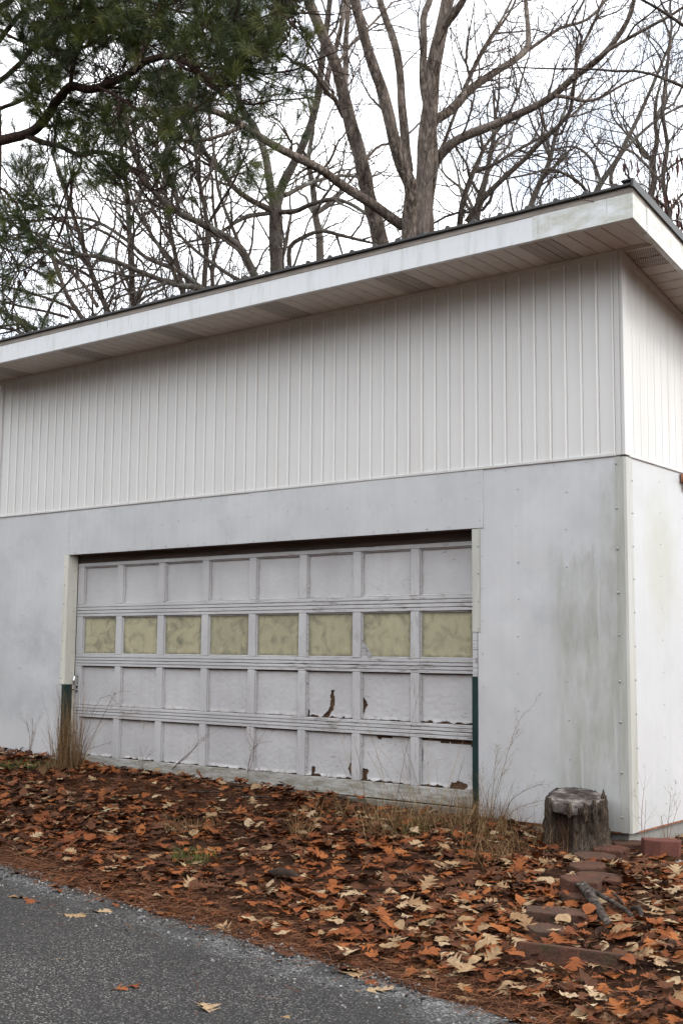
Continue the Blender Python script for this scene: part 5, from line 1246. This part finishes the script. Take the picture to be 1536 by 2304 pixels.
LAND = [('the stump', 1302, 1900), ('the fallen branch', 1345, 2065), ('the long curved block', 1288, 2165), ('the two stacked blocks', 1300, 2010), ('the dark two-faced block', 1247, 2070),
        ('the small dark block', 1226, 2108), ('the tall red block', 1484, 1912), ('the reddish half-buried block', 1350, 1980), ('the dark wood chunk', 640, 1978), ('the bright green tuft', 440, 1936),
        ('the right pine cone', 1506, 2146), ('the pale litter scrap', 1522, 1942), ('the tall seed stalk', 1100, 1860), ('the lone pale leaf', 852, 2236), ('the sprawling dry tuft', 880, 1880), ('the large pale asphalt leaf', 800, 2200)]
def leaf_label(i):
    px, py = pj[i, 0], pj[i, 1]
    nm, lx, ly = min(LAND, key=lambda t: math.hypot(px-t[1], 1.6*(py-t[2]))); d = math.hypot(px-lx, 1.6*(py-ly))
    rel = ('left of' if px < lx else 'right of') if abs(px-lx) > 1.3*abs(py-ly) else ('below' if py > ly else 'above')
    far = 'just ' if d < 90 else ('' if d < 220 else 'well ')
    tip = RM[i]@np.array([1., 0, 0]); u, v = tip@AX_R, tip@np.array([AX_F[0], AX_F[1], 0])
    di = ('left' if u < 0 else 'right') if abs(u) > abs(v) else ('away' if v > 0 else 'forward')
    sz = 'small' if size[i] < .095 else ('large' if size[i] > .125 else 'mid-sized')
    return f'{sz} {CW[cls[i]]} leaf, tip pointing {di}, {far}{rel} {nm}'
for i in ind:
    o = bpy.data.objects.new('fallen_leaf', LM[CN[cls[i]]][shp[i]]); COL.objects.link(o)
    M = np.eye(4); M[:3, :3] = RM[i]*size[i]
    W = (RM[i]@SH[shp[i]][0].T).T*size[i]; M[:3, 3] = (x[i], y[i], z[i]+.022-min(W[:, 2].min(), 0)*.75)
    o.matrix_world = Matrix(M.tolist())
    tag(o, leaf_label(i), 'leaf', 'fallen leaves in the litter')
# single leaves on the asphalt and other spots that can be pointed at
for lab, px_, py_, c, s_, w, yw, dy in (
    ('pale tan leaf on the asphalt at the far left edge', 40, 2026, 'tan', 3, .15, .4, 0), ('rust leaf on the asphalt touching the pale one at the left edge', 68, 2038, 'rust', 4, .12, 2.2, 0),
    ('curled pale leaf on the asphalt, left of a pair', 166, 2068, 'tan', 6, .155, .3, 0), ('upturned pale leaf on the asphalt, right of a pair', 228, 2058, 'tan', 1, .14, 1.2, 0),
    ('tiny yellowish leaf lying alone on the asphalt', 133, 2168, 'tan', 3, .06, .3, 0), ('torn rust leaf low on the asphalt, left half', 266, 2236, 'rust', 4, .10, .8, 0),
    ('torn rust leaf low on the asphalt, right half', 302, 2230, 'rust', 7, .10, 2.6, 0), ('pale star-shaped leaf at the bottom of the asphalt', 464, 2278, 'tan', 0, .15, -.5, 0),
    ('small brown curl of leaf in the middle of the asphalt', 440, 2200, 'brown', 3, .045, 1, 0), ('pale leaf with pointed lobes on the asphalt edge below the litter', 852, 2236, 'tan', 9, .15, .9, 0),
    ('large pale leaf at the asphalt edge above the star-shaped one', 800, 2200, 'tan', 6, .17, 2.4, 0), ('small yellow leaf fragment at the bottom edge of the asphalt', 640, 2299, 'tan', 1, .05, .2, 0),
    ('rust leaf on the asphalt margin at the left', 130, 2012, 'rust', 7, .13, .2, 0), ('pale leaf lying on the sill before the right end of the door', 1018, 1852, 'tan', 6, .14, .7, .02),
    ('dark leaf caught in the weeds by the left wall', 82, 1688, 'brown', 4, .09, .2, .08)):
    g = ground_at(px_, py_); o = bpy.data.objects.new('fallen_leaf', LM[c][s_]); COL.objects.link(o); o.location = (g[0], g[1], g[2]+.012+dy+(.006 if g[1] < edge_y(g[0]) else .02)); o.scale = (w, w, w); o.rotation_euler = (random.uniform(-.15, .15), random.uniform(-.15, .15), yw)
    tag(o, lab, 'leaf', 'single leaves on the asphalt' if py_ > 2000 else None)
# pine straw
def straw(n, fx, L=(.06, .14), w=.0022, lift=(.004, .03), tilt=.12):
    xx, yy = fx(n); n = len(xx); zz = ground_z(xx, yy)+rng.uniform(*lift, n); a = rng.uniform(0, 2*math.pi, n); ln = rng.uniform(*L, n)[:, None]
    d = np.stack([np.cos(a), np.sin(a), rng.normal(size=n)*tilt], -1); s = np.stack([-np.sin(a), np.cos(a), rng.normal(size=n)*.6], -1)*w*.5; p = np.stack([xx, yy, zz], -1); m = p+d*ln*.5+s*6*rng.normal(size=(n, 1)); e = p+d*ln
    V = np.stack([p-s, p+s, m+s, m-s, e+s*.5, e-s*.5], 1).reshape(-1, 3); k = np.arange(n)*6
    return V, np.vstack([np.stack([k, k+1, k+2, k+3], -1), np.stack([k+3, k+2, k+4, k+5], -1)]), np.repeat(rng.random(n), 6)
def f_edge(n): 
    xx = rng.uniform(-5.5, 2.2, n); yy = edge_y(xx)+rng.gamma(2.0, .15, n)-.07-(rng.random(n) < .03)*rng.gamma(1.5, .25, n); return xx, yy
def f_door(n): return rng.normal(-4.0, 1.1, n), np.minimum(rng.normal(-.6, .22, n), -.03)
def f_all(n):
    xx = rng.uniform(-8, 2.5, n); yy = rng.uniform(-3.6, -.05, n); k = yy > edge_y(xx)+.1; return xx[k], yy[k]
pt = [straw(15000, f_edge), straw(8000, f_door, lift=(.002, .014), tilt=.05), straw(5000, f_all, lift=(.008, .05))]
o0 = 0; VV, QQ, TT = [], [], []
for V, Q, tn in pt: VV.append(V); QQ.append(Q+o0); TT.append(tn); o0 += len(V)
me = fast_mesh('pine_straw', np.vstack(VV), [np.vstack(QQ)], False, MAT['straw']); a = me.attributes.new('tint', 'FLOAT', 'POINT'); a.data.foreach_set('value', np.concatenate(TT).astype(np.float32))
tag(link('pine_straw', me), 'reddish fallen pine needles along the driveway edge', kind='stuff')
# loose gravel along the broken asphalt edge
n = 4200; xx = rng.uniform(-4.6, 1.6, n); yy = edge_y(xx)-rng.gamma(1.6, .13, n)+.08; cl = np.array([nz3(a_, b_, 4, 1.9) for a_, b_ in zip(xx, yy)]); k = rng.random(n) < np.clip(.55+cl*1.5, .05, 1); xx, yy = xx[k], yy[k]; n = len(xx)
ico = np.array([(0, 0, 1), (.9, 0, .1), (0, .9, .1), (-.9, 0, .1), (0, -.9, .1), (0, 0, -.6)]); fc = np.array([(0, 1, 2), (0, 2, 3), (0, 3, 4), (0, 4, 1), (5, 2, 1), (5, 3, 2), (5, 4, 3), (5, 1, 4)])
sz = rng.gamma(2.5, .0017, n)+.0018; Vg = np.stack([xx, yy, np.full(n, -.299)], -1)[:, None]+ico[None]*(sz[:, None]*rng.uniform(.6, 1.2, (n, 3)))[:, None]*np.array([1.3, 1.3, .9])+rng.normal(size=(n, 6, 3))*(sz*.15)[:, None, None]
me = fast_mesh('loose_gravel', Vg.reshape(-1, 3), [(fc[None]+(np.arange(n)*6)[:, None, None]).reshape(-1, 3)], False, MAT['gravel']); a = me.attributes.new('tint', 'FLOAT', 'POINT'); a.data.foreach_set('value', np.repeat(rng.random(n), 6).astype(np.float32))
tag(link('loose_gravel', me), 'pale loose gravel crumbling off the asphalt edge', kind='stuff')

# ------------------------------------------------------------------ grasses and weeds
def blades(base, n, r, H, w, lean, droop, rng, k=6, upz=1.0, bias=(0, 0)):
    a = rng.uniform(0, 2*math.pi, n); rr = r*np.sqrt(rng.random(n)); p = np.stack([base[0]+np.cos(a)*rr, base[1]+np.sin(a)*rr, np.full(n, base[2]-.01)], -1)
    b_ = rng.uniform(0, 2*math.pi, n); ln = rng.uniform(H[0], H[1], n); le = np.abs(rng.normal(size=n))*lean
    d = np.stack([np.cos(b_)*le+bias[0], np.sin(b_)*le+bias[1], np.full(n, upz)], -1); d = unit(d); dr = np.abs(rng.normal(size=n))*droop
    P = np.zeros((n, k, 3)); P[:, 0] = p
    h = np.stack([d[:, 0], d[:, 1], np.zeros(n)], -1); h = unit(h+1e-4)
    for j in range(1, k):
        P[:, j] = P[:, j-1]+d*(ln/(k-1))[:, None]; d = unit(d+(h*.6-np.array([0, 0, 1.0]))*(dr*j/k)[:, None]+rng.normal(size=(n, 3))*.05)
    s = unit(np.cross(d, rng.normal(size=(n, 3))))*w*.5; wd = np.linspace(1, .25, k)
    V = np.stack([P-s[:, None]*wd[None, :, None], P+s[:, None]*wd[None, :, None]], 2).reshape(-1, 3); i = np.arange(n)[:, None]*k*2; j = np.arange(k-1)[None]*2
    return V, np.stack([i+j, i+j+1, i+j+3, i+j+2], -1).reshape(-1, 4), np.repeat(rng.random(n), 2*k), P
def tuft(name, label, sets, cat, mat, rng, extra=None, group=None):
    VV, QQ, TT, o0 = [], [], [], 0; PP = []
    for st in sets:
        V, Q, tn, P = blades(*st[0], **st[1], rng=rng); VV.append(V); QQ.append(Q+o0); TT.append(tn); o0 += len(V); PP.append(P)
    if extra is not None:
        for V, Q, tn in extra(PP): VV.append(V); QQ.append(Q+o0); TT.append(tn); o0 += len(V)
    me = fast_mesh(name, np.vstack(VV), [np.vstack(QQ)], False, MAT[mat]); a = me.attributes.new('tint', 'FLOAT', 'POINT'); a.data.foreach_set('value', np.concatenate(TT).astype(np.float32))
    o = link(name, me); tag(o, label, cat, group); return o
def stems(paths, r0, side, rng, seedy=0):
    """paths list of world polylines -> tubes with fine side twigs"""
    par = [(catmull(np.array(p), 9), np.linspace(r0, r0*.4, 9)) for p in paths]
    out = []
    V, Q = tube_batch(np.array([p for p, _ in par]), np.array([r for _, r in par]), 4); out.append((V, Q, np.repeat(rng.random(len(par)), 36)))
    P2, R2 = spawn(par, side, (.05, .22), lambda r, n: np.minimum(r*.6, .0016), 5, .25, (22, 45), t0=.35, rng=rng, wob=.18)
    if len(P2):
        V, Q = tube_batch(P2, R2, 3); out.append((V, Q, np.full(len(V), .6)))
        P3, R3 = spawn(as_list(P2, R2), 10+seedy, (.02, .06), lambda r, n: np.full(n, .0012), 3, .05, rng=rng)
        if len(P3): V, Q = tube_batch(P3, R3, 3); out.append((V, Q, np.full(len(V), .75)))
    return out
def gw(px, py, y=None, dz=0.0): 
    g = ground_at(px, py) if y is None else on_front(px, py, y); return np.array([g[0], g[1], g[2]+dz])
rng = np.random.default_rng(90)
B = gw(152, 1728)
V0 = lambda *p: p
tuft('grass_clump', 'tall straw-brown grass clump at the left post of the door', [
    ((B, 170, .12, (.45, .85), .0044, .075, .03), {}), ((B, 230, .16, (.2, .5), .0042, .22, .12), {}), ((B+np.array([.16, -.02, 0]), 26, .06, (.6, .95), .0032, .12, .30), {'bias': (.28, -.05)}), ((B, 140, .22, (.05, .22), .0035, .6, .25), {}), ((B+np.array([-.16, 0, 0]), 6, .06, (.3, .45), .004, .3, .8), {'bias': (-.3, 0)})],
    'grass', 'drygrass', rng, lambda PP: stems([[B+np.array([.16, 0, 0]), on_front(238, 1600, -.1), on_front(262, 1558, -.1), on_front(295, 1556, -.12)], [B+np.array([.15, 0, 0]), on_front(215, 1590, -.1), on_front(250, 1565, -.1), on_front(278, 1610, -.1)], [B+np.array([.2, 0, 0]), on_front(225, 1640, -.15), on_front(290, 1608, -.15), on_front(335, 1634, -.2)], [B+np.array([.2, 0, 0]), on_front(195, 1690, -.2), on_front(225, 1678, -.2), on_front(253, 1668, -.2)]], .0026, 12, rng, 6))
for lab, bx, by, tp in (('wispy dry weed by the left wall, left of a pair', 44, 1692, [(46, 1650), (44, 1600)]), ('wispy dry weed by the left wall, right of a pair', 66, 1700, [(72, 1660), (74, 1615)])):
    b0 = gw(bx, by); ps = [[b0, on_front(tp[0][0]+dx*.4, tp[0][1], b0[1]), on_front(tp[1][0]+dx, tp[1][1]+abs(dx), b0[1])] for dx in (0, -12, 10)]
    tuft('dry_weed', lab, [((b0, 10, .05, (.05, .15), .003, .4, .2), {})], 'weed', 'weed', rng, lambda PP, ps=ps: stems(ps, .0028, 18, rng))
b0 = gw(378, 1738, None); ps = [[b0, on_front(430, 1690, -.15), on_front(470, 1655, -.15), on_front(498, 1640, -.15)], [b0, on_front(425, 1700, -.2), on_front(445, 1670, -.2), on_front(470, 1650, -.2)], [b0, on_front(440, 1682, -.2), on_front(446, 1660, -.2), on_front(442, 1640, -.2)]]
tuft('woody_weed', 'thin leafless weed leaning right before the left half of the door', [((b0, 14, .06, (.04, .15), .003, .5, .2), {})], 'weed', 'weed', rng, lambda PP: stems(ps, .003, 7, rng))
b1 = gw(555, 1756); ps1 = [[b1, on_front(562, 1710, -.15), on_front(578, 1675, -.15), on_front(600, 1640, -.2)], [b1, on_front(570, 1700, -.15), on_front(572, 1670, -.2), on_front(560, 1650, -.2)], [b1, on_front(566, 1690, -.15), on_front(590, 1670, -.2), on_front(612, 1668, -.2)]]
tuft('woody_weed', 'thin forked weed before the middle of the door', [((b1, 14, .06, (.04, .15), .003, .5, .2), {})], 'weed', 'weed', rng, lambda PP: stems(ps1, .003, 9, rng))
b2 = gw(318, 1732); ps2 = [[b2, on_front(322, 1706, -.1), on_front(318, 1690, -.12)], [b2, on_front(332, 1704, -.1), on_front(346, 1686, -.12)], [b2, on_front(310, 1706, -.1), on_front(298, 1690, -.12)]]
tuft('woody_weed', 'small dark seedhead weed against a lower left door panel', [((b2, 14, .05, (.04, .12), .003, .5, .2), {})], 'weed', 'weed', rng, lambda PP: stems(ps2, .002, 12, rng))
for kx, (lab, bx, by, tops) in enumerate((
    ('long thin grass stems crossing the sixth column of door panels', 880, 1850, [(795, 1655), (815, 1600), (740, 1560), (760, 1700), (826, 1690)]),
    ('long thin grass stems crossing the seventh column of door panels', 930, 1856, [(832, 1655), (905, 1660), (845, 1700), (898, 1640), (940, 1560)]),
    ('long thin grass stems crossing the last column of door panels', 1000, 1858, [(960, 1670), (980, 1710), (1050, 1640), (1045, 1700), (965, 1790)]))):
    b0 = gw(bx, by); ps = []
    for tx, ty in tops: e = on_front(tx, ty, -.22); st = b0+rng.normal(size=3)*np.array([.12, .06, 0]); ps.append([st, st*.6+e*.4+rng.normal(size=3)*.03, e])
    tuft('thin_grass', lab, [((b0, 90, .24, (.1, .38), .0036, .5, .35), {}), ((b0, 40, .3, (.05, .2), .004, .8, .3), {})], 'grass', 'drygrass', rng, lambda PP, ps=ps: stems(ps, .0022, 3, rng), 'thin grasses before the door')
b3 = gw(1098, 1858); ps3 = [[b3, on_front(1118, 1780, -.12), on_front(1140, 1700, -.12), on_front(1158, 1640, -.12), on_front(1180, 1600, -.12)], [b3, on_front(1108, 1780, -.1), on_front(1113, 1720, -.1), on_front(1120, 1680, -.1)], [b3+np.array([.05, 0, 0]), on_front(1085, 1770, -.1), on_front(1080, 1740, -.1)], [b3+np.array([.1, 0, 0]), on_front(1150, 1800, -.1), on_front(1195, 1772, -.1), on_front(1220, 1764, -.1)], [b3+np.array([.1, 0, 0]), on_front(1160, 1820, -.15), on_front(1200, 1806, -.15), on_front(1232, 1798, -.15)]]
tuft('grass_clump', 'dry grass clump with a tall seed stalk at the right post of the door', [((b3, 190, .24, (.12, .45), .0038, .3, .30), {}), ((b3+np.array([.12, -.2, 0]), 300, .28, (.06, .26), .0036, .7, .3), {}), ((b3+np.array([-.1, -.1, 0]), 50, .14, (.15, .4), .004, .35, .7), {})], 'grass', 'drygrass', rng, lambda PP: stems(ps3, .0026, 14, rng, 8))
for lab, px_, py_, n_, rad_, H_, mt, lean_ in (
    ('small arching straw-coloured grass tuft in the leaves left of the door stems', 672, 1880, 90, .10, (.10, .26), 'drygrass', .7),
    ('sprawling pale dry grass tuft in front of the door sill', 880, 1880, 210, .24, (.10, .34), 'drygrass', .8), ('greenish grass tuft beside the pale dry one before the sill', 925, 1876, 70, .12, (.08, .22), 'greengrass', .7),
    ('fluffy matted dry grass patch in the leaves at the left', 425, 1862, 200, .24, (.04, .13), 'drygrass', .9), ('short bright green grass tuft in the litter near the driveway', 440, 1936, 260, .17, (.05, .14), 'greengrass', .8),
    ('low green grass patch by the left wall', 50, 1722, 200, .32, (.03, .09), 'greengrass', .8), ('small green grass patch at the left edge of the litter', 12, 1862, 90, .15, (.03, .08), 'greengrass', .8),
    ('rusty brown grass clump in the leaves below the tall seed stalk', 1105, 1948, 130, .16, (.10, .30), 'drygrass', .5), ('thin dry grass along the sill left of the sprawling tuft', 770, 1838, 120, .26, (.08, .3), 'drygrass', .45), ('thin dry grass along the sill near the right post', 1010, 1872, 150, .26, (.08, .32), 'drygrass', .5), ('sparse dry stems left of the stump foot', 1240, 1905, 70, .16, (.10, .32), 'drygrass', .45), ('brown matted grass under the tall seed stalk', 1130, 1905, 240, .30, (.05, .2), 'drygrass', .8),
    ('dry blades bent before the stump hollow', 1278, 1918, 26, .10, (.15, .38), 'drygrass', .5), ('short green blades beside the blocks at the right', 1432, 1968, 60, .16, (.03, .08), 'greengrass', .8)):
    b0 = gw(px_, py_); tuft('grass_tuft', lab, [((b0, n_, rad_, H_, .0038, lean_, .35), {})], 'grass', mt, rng)
b4 = CAM_P+rays(np.array([1446, 1930.]))*((.13-CAM_P[0])/rays(np.array([1446, 1930.]))[0]); 
def side_pt(px_, py_, xx=.10): d = rays(np.array([px_, py_])); return CAM_P+d*((xx-CAM_P[0])/d[0])
for lab, bx, by, tops in (('thin dry weed against the right wall near the corner', 1444, 1895, [[(1442, 1840), (1446, 1790), (1448, 1770)], [(1450, 1850), (1452, 1800)]]), ('thin dry weed with drooping leaves by the right foundation', 1498, 1890, [[(1502, 1850), (1506, 1810), (1508, 1790)], [(1490, 1860), (1486, 1835)], [(1516, 1840), (1530, 1800)]])):
    b0 = side_pt(bx, by); b0[2] = float(ground_z(b0[0], b0[1])); ps = [[b0]+[side_pt(*t_) for t_ in tt] for tt in tops]
    tuft('dry_weed', lab, [((b0, 12, .05, (.05, .2), .0035, .3, .4), {})], 'weed', 'weed', rng, lambda PP, ps=ps: stems(ps, .0026, 9, rng))
ps5 = [[side_pt(1385, 1815, .12), side_pt(1430, 1778, .12), side_pt(1480, 1774, .12), side_pt(1530, 1795, .12)]]
